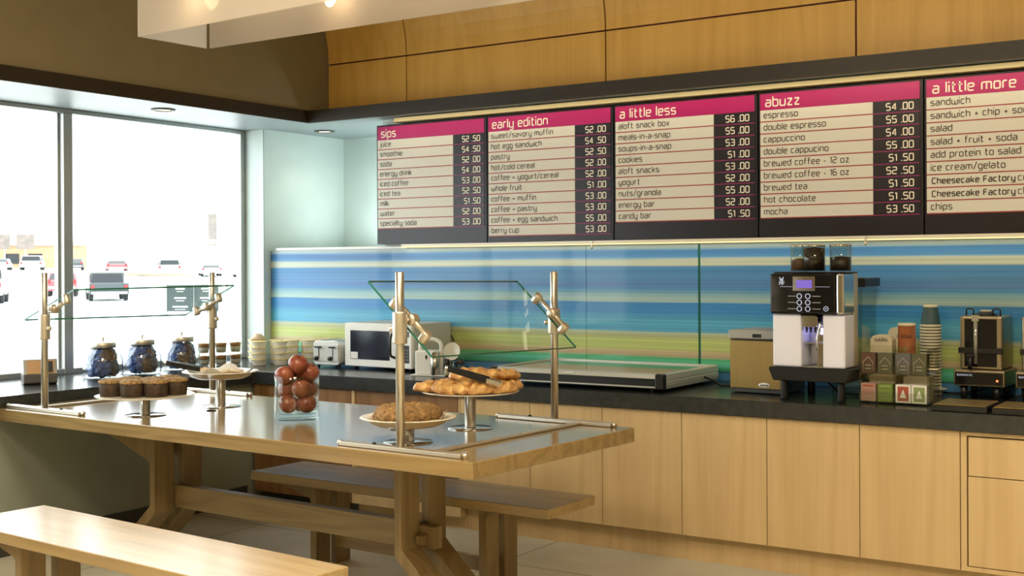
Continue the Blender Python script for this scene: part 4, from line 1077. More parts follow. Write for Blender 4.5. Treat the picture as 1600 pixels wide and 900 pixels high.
al = [(-0.040, -0.025, 0.931, 'lower left at the bottom of'), (0.053, -0.02, 0.931, 'lower right at the bottom of'), (0.012, 0.062, 0.929, 'hidden at the back of the bottom layer in'),
      (0.030, -0.040, 1.008, 'in the middle of'), (-0.050, 0.020, 1.004, 'behind on the left, second layer of'), (0.045, 0.052, 1.005, 'back right, second layer of'),
      (-0.056, -0.030, 1.076, 'sticking out at the left rim of'), (0.062, 0.015, 1.086, 'at the right rim, behind the topmost one in'), (0.008, 0.045, 1.082, 'at the back rim of'), (0.012, -0.030, 1.132, 'topmost of all in')]
for i, (a, b_, z, wd) in enumerate(al):
    q = Vector((vx, vy))+fx*a+fd*b_
    o = ap if i == 0 else copy_tree(ap)
    place(o, (q.x, q.y, z), label='red apple '+wd+' the glass vase', group='apples in the vase', rot=(0.4*math.sin(i*2.1), 0.5*math.cos(i*1.7), i))
# ------------------------------------------------------------------ things on the window ledge
CZ = 0.9105
m_grey = mat('grey_metal', (0.22, 0.22, 0.20), 0.35, metal=0.5)
m_bronze = mat('bronze_plate', (0.30, 0.19, 0.10), 0.4, metal=0.6)
t = thing('napkin_dispenser', 'grey metal napkin dispenser on the window ledge at the left', 'napkin dispenser', (0.235, -2.27, CZ), R(62))
bm = new_bm(); prism(bm, [(-0.055, 0.0), (0.055, 0.0), (0.055, 0.145), (0.02, 0.155), (-0.055, 0.155), (-0.088, 0.065), (-0.075, 0.012)], -0.098, 0.098, 'x', bev=0.003); obj('housing', bm, m_grey, t)
bm = new_bm()
prism(bm, [(-0.0905, 0.070), (-0.0605, 0.150), (-0.0575, 0.149), (-0.0875, 0.069)], -0.078, 0.078, 'x'); obj('face_plate', bm, m_bronze, t)
bm = new_bm(); prism(bm, [(-0.094, 0.080), (-0.066, 0.143), (-0.0615, 0.141), (-0.0895, 0.078)], 0.04, 0.07, 'x', bev=0.001); obj('napkin_slot', bm, m_black, t)
for q in (-0.08, 0.08):
    bm = new_bm(); lathe(bm, [(0, -0.0005), (0.008, -0.0005), (0.008, 0.004), (0, 0.004)], 10, T(q, 0, 0)); obj('foot', bm, m_black, t)

m_blue = mat('blue_wrapper', (0.012, 0.045, 0.20), 0.22, col2=(0.05, 0.13, 0.42), scale=18, bump=0.5, spec=0.8)
m_brown = mat('dark_cookie', (0.065, 0.035, 0.018), 0.35, col2=(0.16, 0.09, 0.045), scale=22, bump=0.5, spec=0.7)
def packet(mt, seed):
    bm = new_bm(); bmesh.ops.create_uvsphere(bm, u_segments=28, v_segments=16, radius=1)
    for v in bm.verts:
        c = v.co.copy(); r_ = math.hypot(c.x, c.y)
        v.co = Vector((c.x*0.063, c.z*0.030, c.y*0.062))
        v.co += Vector((noise.noise(c*3.2+Vector((seed, 0, 0))), noise.noise(c*4+Vector((0, seed, 0)))*1.3, noise.noise(c*3.2+Vector((0, 0, seed)))))*0.014
    for k in (-1, 1):
        v = [bm.verts.new((k*0.046, 0.004, -0.030)), bm.verts.new((k*0.064, -0.006, -0.036)), bm.verts.new((k*0.066, 0.006, 0.026)), bm.verts.new((k*0.048, -0.004, 0.030))]
        bm.faces.new(v)
    for f in bm.faces: f.smooth = True
    return bm
m_jar = glass('jar_glass', (0.95, 0.97, 0.98), 0.0, 2.0)
pk = {}
def add_packet(kind, loc, rot, label):
    if kind not in pk:
        o = obj('cookie_packet', packet(m_blue if kind[0] == 'b' else m_brown, 1.0+7*len(pk)), m_blue if kind[0] == 'b' else m_brown); pk[kind] = o
    else: o = copy_tree(pk[kind])
    tag(o, label, 'wrapped cookie', 'wrapped cookies in the jars'); place(o, loc, rot=rot); return o
def jar(x, y, which, tone, rz):
    t = thing('cookie_jar', 'glass cookie jar with metal lid on the window ledge, '+which, 'jar', (x, y, CZ), rz, 'cookie jars on the window ledge')
    bm = new_bm(); lathe(bm, [(0, 0.0), (0.114, 0.0), (0.126, 0.008), (0.128, 0.03), (0.127, 0.115), (0.115, 0.150), (0.088, 0.178), (0.078, 0.196), (0.074, 0.196), (0.084, 0.176), (0.111, 0.147), (0.123, 0.114), (0.124, 0.03), (0.121, 0.014), (0, 0.010)], 48)
    obj('glass_body', bm, m_jar, t)
    bm = new_bm(); lathe(bm, [(0, 0.1965), (0.080, 0.1965), (0.083, 0.200), (0.083, 0.226), (0.079, 0.231), (0.03, 0.236), (0, 0.237)], 40); ld = obj('lid', bm, m_satin, t)
    bm = new_bm(); lathe(bm, [(0, 0.236), (0.006, 0.237), (0.005, 0.246), (0.009, 0.252), (0.009, 0.262), (0, 0.266)], 16); obj('knob', bm, m_satin, ld)
    # packets stand in two rings, faces outward; the camera-left ones are blue, the others dark
    for lv, zz, nn, off in (('lower', 0.070, 5, 0.3), ('upper', 0.132, 5, 0.9)):
        for k in range(nn):
            an = off+rz+2*PI*k/nn; rr = 0.066 if lv == 'lower' else 0.054
            dx, dy = rr*math.cos(an), rr*math.sin(an)
            side = dx*fx.x+dy*fx.y; dep = dx*fd.x+dy*fd.y
            kind = ('b1' if k % 2 else 'b2') if side < 0.03 else (tone if k % 2 else 'd2')
            wd = ('front' if dep < 0 else 'rear')+(' left' if side < -0.02 else ' right' if side > 0.02 else ' middle')
            add_packet(kind, (x+dx, y+dy, CZ+zz), (0.25*math.sin(k*2.3), 0.5*math.sin(k*1.7+off), an-PI/2), ('blue' if kind[0] == 'b' else 'dark')+' wrapped cookie, '+lv+' '+wd+', in the jar that is '+which)
jar(0.228, -1.785, 'nearest the mullion', 'd1', 0.2)
jar(0.215, -1.455, 'the middle one of three', 'd2', 0.9)
jar(0.187, -1.085, 'nearest the corner', 'd1', 1.9)

# clear parfait cups, two high
m_fruit = mat('fruit_layer', (0.55, 0.22, 0.08), 0.4, col2=(0.75, 0.48, 0.22), scale=50)
m_yog = mat('yogurt', (0.78, 0.76, 0.70), 0.5)
m_granola = mat('granola', (0.30, 0.17, 0.07), 0.7, col2=(0.50, 0.34, 0.18), scale=80)
def parfait():
    t = thing('parfait_cup', 'x', 'cup')
    bm = new_bm(); lathe(bm, [(0, 0), (0.034, 0), (0.036, 0.003), (0.047, 0.086), (0.050, 0.088), (0.050, 0.091), (0.0465, 0.091), (0.0345, 0.004), (0, 0.003)], 32); obj('clear_cup', bm, m_acry, t)
    bm = new_bm(); lathe(bm, [(0, 0.0035), (0.033, 0.0035), (0.038, 0.045), (0, 0.045)], 28); obj('yogurt', bm, m_yog, t)
    bm = new_bm(); lathe(bm, [(0, 0.0455), (0.038, 0.0455), (0.0418, 0.072), (0, 0.076)], 28); obj('fruit', bm, m_fruit, t)
    return t
pc = parfait(); first = True
for (x, y, wd) in ((0.10, -0.80, 'left column'), (0.165, -0.695, 'middle column'), (0.20, -0.585, 'right column')):
    for k, lv in ((0, 'lower'), (1, 'upper')):
        o = pc if first else copy_tree(pc); first = False
        place(o, (x, y, CZ+0.0915*k), label='clear cup of fruit and yogurt, %s one of the %s by the window jamb' % (lv, wd), group='clear parfait cups in the corner')
# white fluted pots with yellow lids in stacks of four
m_pot = mat('white_pot', (0.86, 0.84, 0.77), 0.4)
m_ylid = mat('yellow_lid', (0.80, 0.66, 0.26), 0.35)
def pot():
    t = thing('lidded_pot', 'x', 'pot')
    bm = new_bm(); n = 56; rings = []
    for r_, z in ((0.040, 0), (0.043, 0.002), (0.053, 0.038)):
        rings.append([bm.verts.new(((r_+(0.0016 if i % 2 else 0))*math.cos(2*PI*i/n), (r_+(0.0016 if i % 2 else 0))*math.sin(2*PI*i/n), z)) for i in range(n)])
    bm.faces.new(list(reversed(rings[0]))); bm.faces.new(rings[-1])
    for a, b_ in zip(rings, rings[1:]):
        for i in range(n): bm.faces.new((a[i], a[(i+1) % n], b_[(i+1) % n], b_[i]))
    obj('cup', bm, m_pot, t)
    bm = new_bm(); lathe(bm, [(0, 0.0385), (0.056, 0.0385), (0.0585, 0.040), (0.0585, 0.0425), (0.052, 0.0435), (0, 0.0435)], 36); 
    prism(bm, [(0.055, -0.012), (0.070, -0.008), (0.070, 0.008), (0.055, 0.012)], 0.0395, 0.0415, 'z'); obj('lid', bm, m_ylid, t)
    return t
pt = pot(); first = True
stacks = [(0.40, -0.545, 'front stack'), (0.515, -0.445, 'stack just right of the front one'), (0.285, -0.44, 'stack just left of the front one'), (0.50, -0.305, 'middle stack of the rear row'), (0.60, -0.24, 'stack nearest the toaster'), (0.375, -0.335, 'stack behind the front one'), (0.19, -0.37, 'stack nearest the clear cups')]
for si, (x, y, wd) in enumerate(stacks):
    for k, lv in enumerate(('bottom', 'second up', 'third up', 'topmost')):
        o = pt if first else copy_tree(pt); first = False
        place(o, (x, y, CZ+0.044*k), rz=R(-40+25*((si*7+k*3) % 5)), label='white pot with yellow lid, %s, %s' % (lv, wd), group='white lidded pots in stacks')
m_tan = mat('tan_bowl', (0.62, 0.48, 0.32), 0.5)
bm = new_bm(); lathe(bm, [(0.0, 0.046), (0.022, 0.046), (0.026, 0.043), (0.050, 0.020), (0.058, 0.0), (0.054, 0.0), (0.046, 0.018), (0.022, 0.041), (0, 0.042)], 36)
o = obj('upturned_bowl', bm, m_tan, loc=(0.285, -0.44, CZ+0.176)); tag(o, 'tan bowl turned upside down on top of the white pots by the window jamb', 'bowl')

# ------------------------------------------------------------------ back counter, left to right
t = thing('toaster', 'steel two lever toaster between the white pots and the microwave', 'toaster', (0.985, -0.34, CZ+0.001), R(4))
bm = new_bm(); prism(bm, rounded_rect(0, 0.105, 0.235, 0.17, 0.03, 5), -0.14, 0.13, 'y', bev=0.004); obj('housing', bm, mat('toaster_shell', (0.74, 0.74, 0.70), 0.35, metal=0.25), t)
bm = new_bm(); box(bm, -0.11, 0.11, -0.146, -0.140, 0.045, 0.165, 0.002); obj('front_plate', bm, mat('toaster_front', (0.60, 0.59, 0.55), 0.4, metal=0.35), t)
for q in (-0.062, 0.062):
    bm = new_bm(); box(bm, q-0.003, q+0.003, -0.1475, -0.146, 0.07, 0.150); obj('lever_slot', bm, m_black, t)
    bm = new_bm(); prism(bm, [(q-0.024, 0.142), (q+0.024, 0.142), (q+0.020, 0.152), (q-0.020, 0.152)], -0.172, -0.146, 'y', bev=0.002); obj('lever', bm, m_black, t)
    bm = new_bm(); box(bm, q-0.022, q+0.022, -0.10, 0.10, 0.186, 0.1915); obj('bread_slot', bm, m_black, t)
    bm = new_bm(); lathe(bm, [(0, 0), (0.016, 0), (0.014, 0.018), (0, 0.018)], 18, T(q-0.02, -0.146, 0.066)@Matrix.Rotation(PI/2, 4, 'X')); obj('dial', bm, m_black, t)
for q, r_ in ((-0.09, -0.11), (0.09, -0.11), (-0.09, 0.10), (0.09, 0.10)):
    bm = new_bm(); lathe(bm, [(0, 0), (0.010, 0), (0.012, 0.021), (0, 0.021)], 12, T(q, r_, 0)); obj('foot', bm, m_black, t)

mx, my, mw, md, mh = 1.452, -0.455, 0.61, 0.42, 0.305
t = thing('microwave_oven', 'white microwave oven with a dark window and black door handle on the counter', 'microwave', (mx, my, CZ), R(-2))
bm = new_bm(); box(bm, -mw/2, mw/2, 0.02, md, 0.02, 0.02+mh, 0.004); obj('cabinet', bm, mat('microwave_grey_white', (0.50, 0.50, 0.45), 0.4), t)
bm = new_bm()
box(bm, -mw/2, mw/2-0.115, -0.012, 0.018, 0.022, 0.018+mh, 0.004); dr = obj('door', bm, m_white, t)
bm = new_bm(); box(bm, -mw/2+0.055, -mw/2+0.415, -0.0145, -0.012, 0.072, 0.272, 0.002); obj('door_window', bm, mat('microwave_window', (0.012, 0.014, 0.026), 0.12, spec=0.7), dr)
bm = new_bm(); tube(bm, [(0.135, -0.012, 0.260), (0.145, -0.035, 0.245), (0.145, -0.045, 0.225), (0.145, -0.045, 0.125), (0.145, -0.035, 0.105), (0.160, -0.012, 0.092)], 0.009, 10); obj('door_handle', bm, m_black, dr)
bm = new_bm(); box(bm, -mw/2+0.06, -mw/2+0.125, -0.0152, -0.0145, 0.076, 0.122); obj('notice_sticker', bm, m_paper, dr)
bm = new_bm(); box(bm, mw/2-0.113, mw/2, -0.012, 0.018, 0.022, 0.018+mh, 0.004); cp = obj('control_panel', bm, m_white, t)
bm = new_bm(); box(bm, mw/2-0.100, mw/2-0.020, -0.0135, -0.012, 0.06, 0.18, 0.001); kp = obj('keypad', bm, m_black, cp)
bm = new_bm()
for i in range(4):
    for j in range(3): box(bm, mw/2-0.093+0.024*j, mw/2-0.075+0.024*j, -0.0150, -0.0135, 0.075+0.022*i, 0.090+0.022*i, 0.001)
obj('keys', bm, mat('grey_key', (0.16, 0.16, 0.16), 0.5), kp)
bm = new_bm(); box(bm, mw/2-0.095, mw/2-0.02, -0.0135, -0.012, 0.235, 0.275, 0.001); obj('display', bm, m_blackgloss, cp)
for q, r_ in ((-0.25, 0.05), (0.25, 0.05), (-0.25, 0.37), (0.25, 0.37)):
    bm = new_bm(); lathe(bm, [(0, 0), (0.016, 0), (0.018, 0.02), (0, 0.02)], 14, T(q, r_, 0)); obj('foot', bm, m_black, t)
bm = new_bm(); tube(bm, [(0.25, md, 0.24), (0.275, md+0.02, 0.245), (0.31, md+0.023, 0.20), (0.33, md+0.025, 0.12), (0.34, md+0.024, 0.03), (0.35, md+0.015, 0.008)], 0.005, 8); obj('power_cord', bm, m_black, t)

t = thing('condiment_caddy', 'white caddy with an arched handle and a steel cylinder beside the microwave', 'caddy', (1.995, -0.57, CZ), R(14))
bm = new_bm(); box(bm, -0.125, 0.125, -0.08, 0.08, 0.0, 0.008, 0.003); obj('base_plate', bm, m_white, t)
bm = new_bm(); box(bm, -0.095, 0.045, -0.06, 0.06, 0.008, 0.165, 0.012, seg=3); obj('body', bm, m_white, t)
arc = [(-0.075, 0.16), (-0.075, 0.195)]+[(0.0+0.075*-math.cos(PI*i/14)+0.0, 0.195+0.045*math.sin(PI*i/14)) for i in range(15)]+[(0.075, 0.10), (0.075, 0.01)]
bm = new_bm(); tube(bm, [(a, -0.012, b_) for a, b_ in arc], 0.013, 10); obj('handle', bm, m_white, t)
bm = new_bm(); lathe(bm, [(0, 0.008), (0.027, 0.008), (0.027, 0.155), (0.024, 0.155), (0.024, 0.012), (0, 0.012)], 28, T(0.045, -0.055, 0)); obj('steel_cylinder', bm, m_steel, t)
bm = new_bm(); prism(bm, [(-0.016, 0.11), (-0.006, 0.11), (-0.004, 0.135), (-0.018, 0.135)], -0.064, -0.060, 'y'); obj('latch', bm, m_black, t)
bm = new_bm(); lathe(bm, [(0, -0.009), (0.044, -0.009), (0.058, -0.002), (0.062, 0.004), (0.058, 0.004), (0.042, -0.004), (0, -0.004)], 40)
o = obj('standing_plate', bm, m_porc, loc=(1.965, -0.30, CZ+0.139)); o.rotation_euler = (R(78), 0, R(12)); tag(o, 'round cream plate standing on edge on a holder behind the white caddy', 'plate')
bm = new_bm(); box(bm, -0.05, 0.05, -0.04, 0.04, 0, 0.006, 0.002)
for q in (-0.03, 0.03): tube(bm, [(q, -0.03, 0.006), (q, -0.028, 0.072), (q, -0.012, 0.072), (q, 0.03, 0.078), (q, 0.034, 0.006)], 0.003, 6)
tag(obj('plate_holder', bm, m_steel, loc=(1.965, -0.30, CZ)), 'wire plate holder on the counter behind the white caddy', 'plate holder')
def shaker(x, y, wd):
    t = thing('shaker', 'small clear shaker with a black cap behind the pastries, '+wd, 'shaker', (x, y, CZ), 0, 'shakers beside the caddy')
    bm = new_bm(); lathe(bm, [(0, 0), (0.022, 0), (0.024, 0.004), (0.020, 0.05), (0.020, 0.075), (0.018, 0.075), (0.018, 0.05), (0.021, 0.006), (0, 0.005)], 24); obj('glass_body', bm, m_glass, t)
    bm = new_bm(); lathe(bm, [(0, 0.006), (0.020, 0.006), (0.0178, 0.045), (0, 0.045)], 20); obj('contents', bm, m_cream, t)
    bm = new_bm(); lathe(bm, [(0, 0.0755), (0.021, 0.0755), (0.022, 0.08), (0.020, 0.105), (0.012, 0.113), (0, 0.115)], 24); obj('cap', bm, m_black, t)
shaker(2.130, -0.585, 'left one'); shaker(2.195, -0.52, 'right one')

# flat glass topped case
m_case_al = mat('case_aluminium', (0.62, 0.62, 0.55), 0.35, metal=0.35)
t = thing('flat_display_case', 'low flat case with a tinted glass top and aluminium frame on the counter', 'case', (3.225, -0.835, CZ))
cw, cd, ch = 1.16, 0.76, 0.105
bm = new_bm(); box(bm, -cw/2+0.02, cw/2-0.02, 0.02, cd-0.02, 0.018, 0.075); obj('inner_tray', bm, m_black, t)
bm = new_bm(); box(bm, -cw/2, cw/2, 0.004, 0.02, 0.034, 0.078, 0.001); obj('front_panel', bm, m_black, t)
bm = new_bm(); prism(bm, [(-0.008, 0.078), (0.03, 0.078), (0.032, 0.105), (0.002, 0.100)], -cw/2+0.02, cw/2-0.02, 'x', bev=0.001); obj('front_rail', bm, m_case_al, t)
bm = new_bm(); box(bm, -cw/2+0.02, cw/2-0.03, -0.004, 0.010, 0.026, 0.034, 0.001); obj('lower_rail', bm, m_case_al, t)
for s in (-1, 1):
    bm = new_bm(); pr = [(cw/2-0.03, 0.020), (cw/2, 0.020), (cw/2+0.004, 0.04), (cw/2+0.004, 0.06), (cw/2-0.001, 0.064), (cw/2+0.003, 0.07), (cw/2, 0.100), (cw/2-0.02, 0.108), (cw/2-0.03, 0.106)]
    prism(bm, [(s*a, b_) for a, b_ in pr], 0.02, cd, 'y'); obj('side_rail', bm, m_case_al, t)
    bm = new_bm(); box(bm, s*cw/2-0.045 if s > 0 else -cw/2-0.008, s*cw/2+0.008 if s > 0 else -cw/2+0.045, -0.012, 0.035, 0.018, 0.106, 0.008, seg=2); obj('corner_block', bm, m_black, t)
bm = new_bm(); box(bm, -cw/2+0.03, cw/2-0.03, cd-0.03, cd, 0.02, 0.106, 0.002); obj('back_rail', bm, m_case_al, t)
bm = new_bm(); box(bm, -cw/2+0.028, cw/2-0.028, 0.028, cd-0.028, 0.092, 0.098); obj('glass_top', bm, mat('tinted_glass', (0.10, 0.14, 0.10), 0.06, spec=0.8), t)
bm = new_bm(); prism(bm, rounded_rect(-0.02, 0.092, 0.07, 0.008, 0.003, 3), -0.0085, -0.004, 'y'); obj('latch', bm, m_satin, t)
for a in (-0.5, 0.5):
    for b_ in (0.04, 0.70):
        bm = new_bm(); lathe(bm, [(0, 0), (0.014, 0), (0.014, 0.019), (0, 0.019)], 14, T(a, b_, 0)); obj('foot', bm, m_black, t)
bm = new_bm(); tube(bm, [(0.58, 0.55, 0.05), (0.64, 0.56, 0.03), (0.70, 0.52, 0.008), (0.76, 0.56, 0.006), (0.84, 0.68, 0.006)], 0.006, 8); obj('power_cord', bm, m_black, t)

# steel ice bin
m_gold = mat('warm_brushed_steel', (0.43, 0.30, 0.11), 0.35, metal=0.85, var=0.08, scale=14, stretch=(1, 1, 0.05))
t = thing('steel_bin', 'upright brushed steel bin with a grey lid left of the coffee machine', 'ice bin', (4.255, -0.60, CZ), R(-3))
bm = new_bm(); box(bm, -0.155, 0.155, 0.01, 0.33, 0.004, 0.30, 0.004); obj('body', bm, mat('grey_bin_side', (0.10, 0.11, 0.12), 0.3, metal=0.3), t)
bm = new_bm(); box(bm, -0.152, 0.152, 0.0, 0.012, 0.028, 0.295, 0.003); obj('front_panel', bm, m_gold, t)
bm = new_bm(); box(bm, -0.16, 0.16, -0.006, 0.34, 0.302, 0.352, 0.008, seg=2); ld = obj('lid', bm, mat('grey_lid', (0.36, 0.36, 0.33), 0.4), t)
bm = new_bm(); box(bm, -0.012, 0.042, -0.0085, -0.006, 0.312, 0.332, 0.001); obj('lid_catch', bm, m_black, ld)
bm = new_bm(); lathe(bm, [(0, 0), (0.036, 0), (0.034, 0.003), (0, 0.003)], 32, T(0.055, 0.0, 0.050)@Matrix.Rotation(PI/2, 4, 'X')@Matrix.Diagonal((1, 0.40, 1, 1))); bd = obj('oval_badge', bm, m_white, t)
bm = new_bm(); box(bm, 0.032, 0.078, -0.0036, -0.003, 0.046, 0.054); obj('badge_mark', bm, m_grey, bd)

# coffee machine
m_mach_w = mat('white_with_led_tint', (0.80, 0.81, 0.94), 0.35)  # blue of the LED glow tinted into the white
m_disp = glow('violet_display', (0.22, 0.12, 0.70), 0.8)
m_ring = glow('button_ring', (0.75, 0.78, 0.95), 0.55)
m_bean = mat('coffee_beans', (0.028, 0.014, 0.007), 0.5, bump=0.6, scale=90)
m_cocoa = mat('cocoa_powder', (0.16, 0.09, 0.05), 0.8)
t = thing('coffee_machine', 'tall black and white bean to cup coffee machine with lit buttons', 'coffee machine', (4.645, -0.80, CZ), R(-2))
W2 = 0.205
for a in (-0.155, 0.155):
    for b_ in (0.02, 0.40):
        bm = new_bm(); lathe(bm, [(0, 0), (0.020, 0), (0.022, 0.01), (0.018, 0.09), (0.018, 0.105), (0, 0.105)], 18, T(a, b_, 0)); obj('leg', bm, m_black, t)
bm = new_bm(); prism(bm, [(-0.195, 0.105), (0.200, 0.105), (0.222, 0.165), (0.216, 0.176), (-0.216, 0.176), (-0.221, 0.165)], -0.04, 0.40, 'y', bev=0.004); obj('drip_tray', bm, m_black, t)
bm = new_bm(); box(bm, -0.06, 0.07, -0.03, 0.10, 0.176, 0.181, 0.002); obj('drip_grate', bm, m_chrome, t)
bm = new_bm(); box(bm, -W2, 0.190, 0.119, 0.18, 0.176, 0.668, 0.006); obj('housing', bm, mat('machine_side_beige', (0.50, 0.43, 0.32), 0.4, metal=0.3), t)
bm = new_bm(); box(bm, -W2, -0.045, -0.02, 0.118, 0.177, 0.455, 0.010, seg=2); obj('side_column', bm, m_mach_w, t)
bm = new_bm(); box(bm, 0.070, 0.190, -0.02, 0.118, 0.177, 0.455, 0.010, seg=2); obj('side_column', bm, m_mach_w, t)
bm = new_bm(); box(bm, -0.044, 0.069, 0.10, 0.119, 0.181, 0.40, 0.001); obj('bay_back', bm, m_chrome, t)
bm = new_bm(); box(bm, -0.044, 0.069, 0.02, 0.10, 0.30, 0.306, 0.001); obj('cup_shelf', bm, m_steel, t)
bm = new_bm(); prism(bm, rounded_rect(0.005, 0.420, 0.085, 0.060, 0.012), -0.03, 0.10, 'y', bev=0.002); sp_ = obj('spout_block', bm, m_chrome, t)
for a in (-0.035, -0.012, 0.012, 0.035):
    bm = new_bm(); lathe(bm, [(0, 0), (0.004, 0), (0.008, 0.032), (0, 0.032)], 10, T(a+0.005, 0.02, 0.358)); obj('nozzle', bm, m_black, sp_)
bm = new_bm(); tube(bm, [(0.050, -0.01, 0.43), (0.060, -0.026, 0.40), (0.045, -0.03, 0.33), (0.040, -0.028, 0.27)], [0.006, 0.006, 0.005, 0.004], 10); obj('steam_wand', bm, m_chrome, t)
bm = new_bm(); box(bm, -W2-0.003, 0.150, -0.045, 0.118, 0.457, 0.668, 0.010, seg=3); pnl = obj('control_head', bm, m_blackgloss, t)
bm = new_bm(); box(bm, 0.151, 0.193, -0.042, 0.118, 0.457, 0.668, 0.010, seg=3); obj('chrome_bezel', bm, m_chrome, t)
bm = new_bm(); box(bm, -0.080, 0.040, -0.0475, -0.0455, 0.578, 0.652, 0.001); obj('display_frame', bm, m_chrome, pnl)
bm = new_bm(); box(bm, -0.060, 0.026, -0.0495, -0.0476, 0.592, 0.634, 0.001); ds = obj('display', bm, m_disp, pnl)
bm = new_bm(); box(bm, -0.15, -0.082, -0.0462, -0.0452, 0.598, 0.600); box(bm, 0.042, 0.12, -0.0462, -0.0452, 0.598, 0.600); obj('panel_line', bm, m_ring, pnl)
bm = new_bm()
text_bm(bm, 'W', -0.152, 0.626, 0.0034, -0.0452, 1.6, mi=0); text_bm(bm, 'MF', -0.154, 0.608, 0.0026, -0.0452, 1.5, mi=0); obj('logo', bm, m_ring, pnl)
for i in range(3):
    for j in range(2):
        bm = new_bm(); lathe(bm, [(0.0105, 0), (0.0145, 0), (0.0145, 0.003), (0.0105, 0.003)], 28, T(-0.044+0.046*j, -0.0453, 0.550-0.033*i)@Matrix.Rotation(PI/2, 4, 'X'), closed=True)
        bt = obj('button', bm, m_ring, pnl)
        bm = new_bm(); s_ = -0.108 if j == 0 else 0.026
        box(bm, s_, s_+0.045, -0.0462, -0.0452, 0.548-0.033*i, 0.552-0.033*i); obj('caption', bm, mat('caption_grey', (0.30, 0.30, 0.33), 0.5), pnl)
bm = new_bm(); lathe(bm, [(0.0105, 0), (0.0135, 0), (0.0135, 0.003), (0.0105, 0.003)], 28, T(0.100, -0.0453, 0.486)@Matrix.Rotation(PI/2, 4, 'X'), closed=True); lathe(bm, [(0, 0), (0.004, 0), (0.004, 0.003), (0, 0.003)], 12, T(0.100, -0.0453, 0.486)@Matrix.Rotation(PI/2, 4, 'X')); obj('power_button', bm, m_ring, pnl)
bm = new_bm(); box(bm, -W2, 0.190, 0.0, 0.178, 0.6685, 0.676, 0.003); obj('hopper_deck', bm, m_black, t)
def hopper(cx, cy, r_, fill, mt):
    bm = new_bm(); lathe(bm, [(0, 0.677), (r_, 0.677), (r_, 0.808), (r_-0.003, 0.808), (r_-0.003, 0.681), (0, 0.681)], 36, T(cx, cy, 0)); hp = obj('hopper', bm, m_acry, t)
    bm = new_bm(); lathe(bm, [(0, 0.682), (r_-0.004, 0.682), (r_-0.004, 0.682+fill), (0, 0.689+fill)], 30, T(cx, cy, 0)); obj('hopper_contents', bm, mt, hp)
    bm = new_bm(); lathe(bm, [(0, 0.8085), (r_+0.002, 0.8085), (r_+0.002, 0.815), (r_*0.9, 0.820), (0, 0.821)], 36, T(cx, cy, 0)); obj('hopper_lid', bm, mat('chrome_lid', (0.6, 0.56, 0.42), 0.12, metal=1.0), hp)
hopper(-0.100, 0.10, 0.048, 0.060, m_cocoa); hopper(-0.008, 0.07, 0.058, 0.118, m_bean); hopper(0.128, 0.09, 0.056, 0.070, m_bean)
bm = new_bm(); tube(bm, [(-0.05, 0.182, 0.20), (-0.04, 0.28, 0.10), (0.02, 0.36, 0.012), (0.2, 0.375, 0.006), (0.40, 0.385, 0.006)], 0.006, 8); obj('power_cord', bm, m_black, t)

point_light('bay_led', (4.645+0.01, -0.80+0.06, CZ+0.36), 0.08, (0.45, 0.42, 1.0), 0.02)
# clear tower box behind the tea rack
t = thing('cup_tower', 'tall clear acrylic box with a black top behind the tea rack', 'cup dispenser', (4.700, -0.25, CZ))
bm = new_bm()
for a0, a1, b0, b1 in ((-0.085, 0.085, -0.13, -0.125), (-0.085, 0.085, 0.125, 0.13), (-0.085, -0.08, -0.125, 0.125), (0.08, 0.085, -0.125, 0.125)): box(bm, a0, a1, b0, b1, 0.0, 0.590)
obj('clear_box', bm, m_acry, t)
bm = new_bm(); box(bm, -0.105, 0.105, -0.14, 0.14, 0.5905, 0.640, 0.004); obj('top', bm, m_black, t)

# tea rack with packets and cartons
t = thing('tea_rack', 'clear two tier acrylic tea rack right of the coffee machine', 'rack', (5.055, -0.735, CZ))
bm = new_bm()
for a in (-0.175, 0.0, 0.165): box(bm, a-0.002, a+0.002, 0.0, 0.24, 0.0, 0.285)
for z in (0.006, 0.150): box(bm, -0.175, 0.165, 0.0, 0.24, z, z+0.004)
for z in (0.01, 0.154): box(bm, -0.175, 0.165, -0.004, -0.001, z, z+0.05)
box(bm, -0.175, 0.165, 0.238, 0.242, 0.0, 0.285)
obj('acrylic_frame', bm, m_acry, t)
m_teabr = mat('brown_tea_packet', (0.10, 0.05, 0.035), 0.5); m_teagr = mat('olive_tea_packet', (0.09, 0.085, 0.04), 0.5); m_teagy = mat('grey_tea_packet', (0.11, 0.105, 0.10), 0.5)
m_teapk = mat('pink_tea_packet', (0.45, 0.29, 0.24), 0.5); m_teag = mat('green_tea_packet', (0.17, 0.25, 0.04), 0.5); m_red = mat('red_print', (0.42, 0.09, 0.05), 0.5); m_grn = mat('green_print', (0.28, 0.36, 0.14), 0.5)
m_print = mat('pale_print', (0.42, 0.40, 0.34), 0.5)
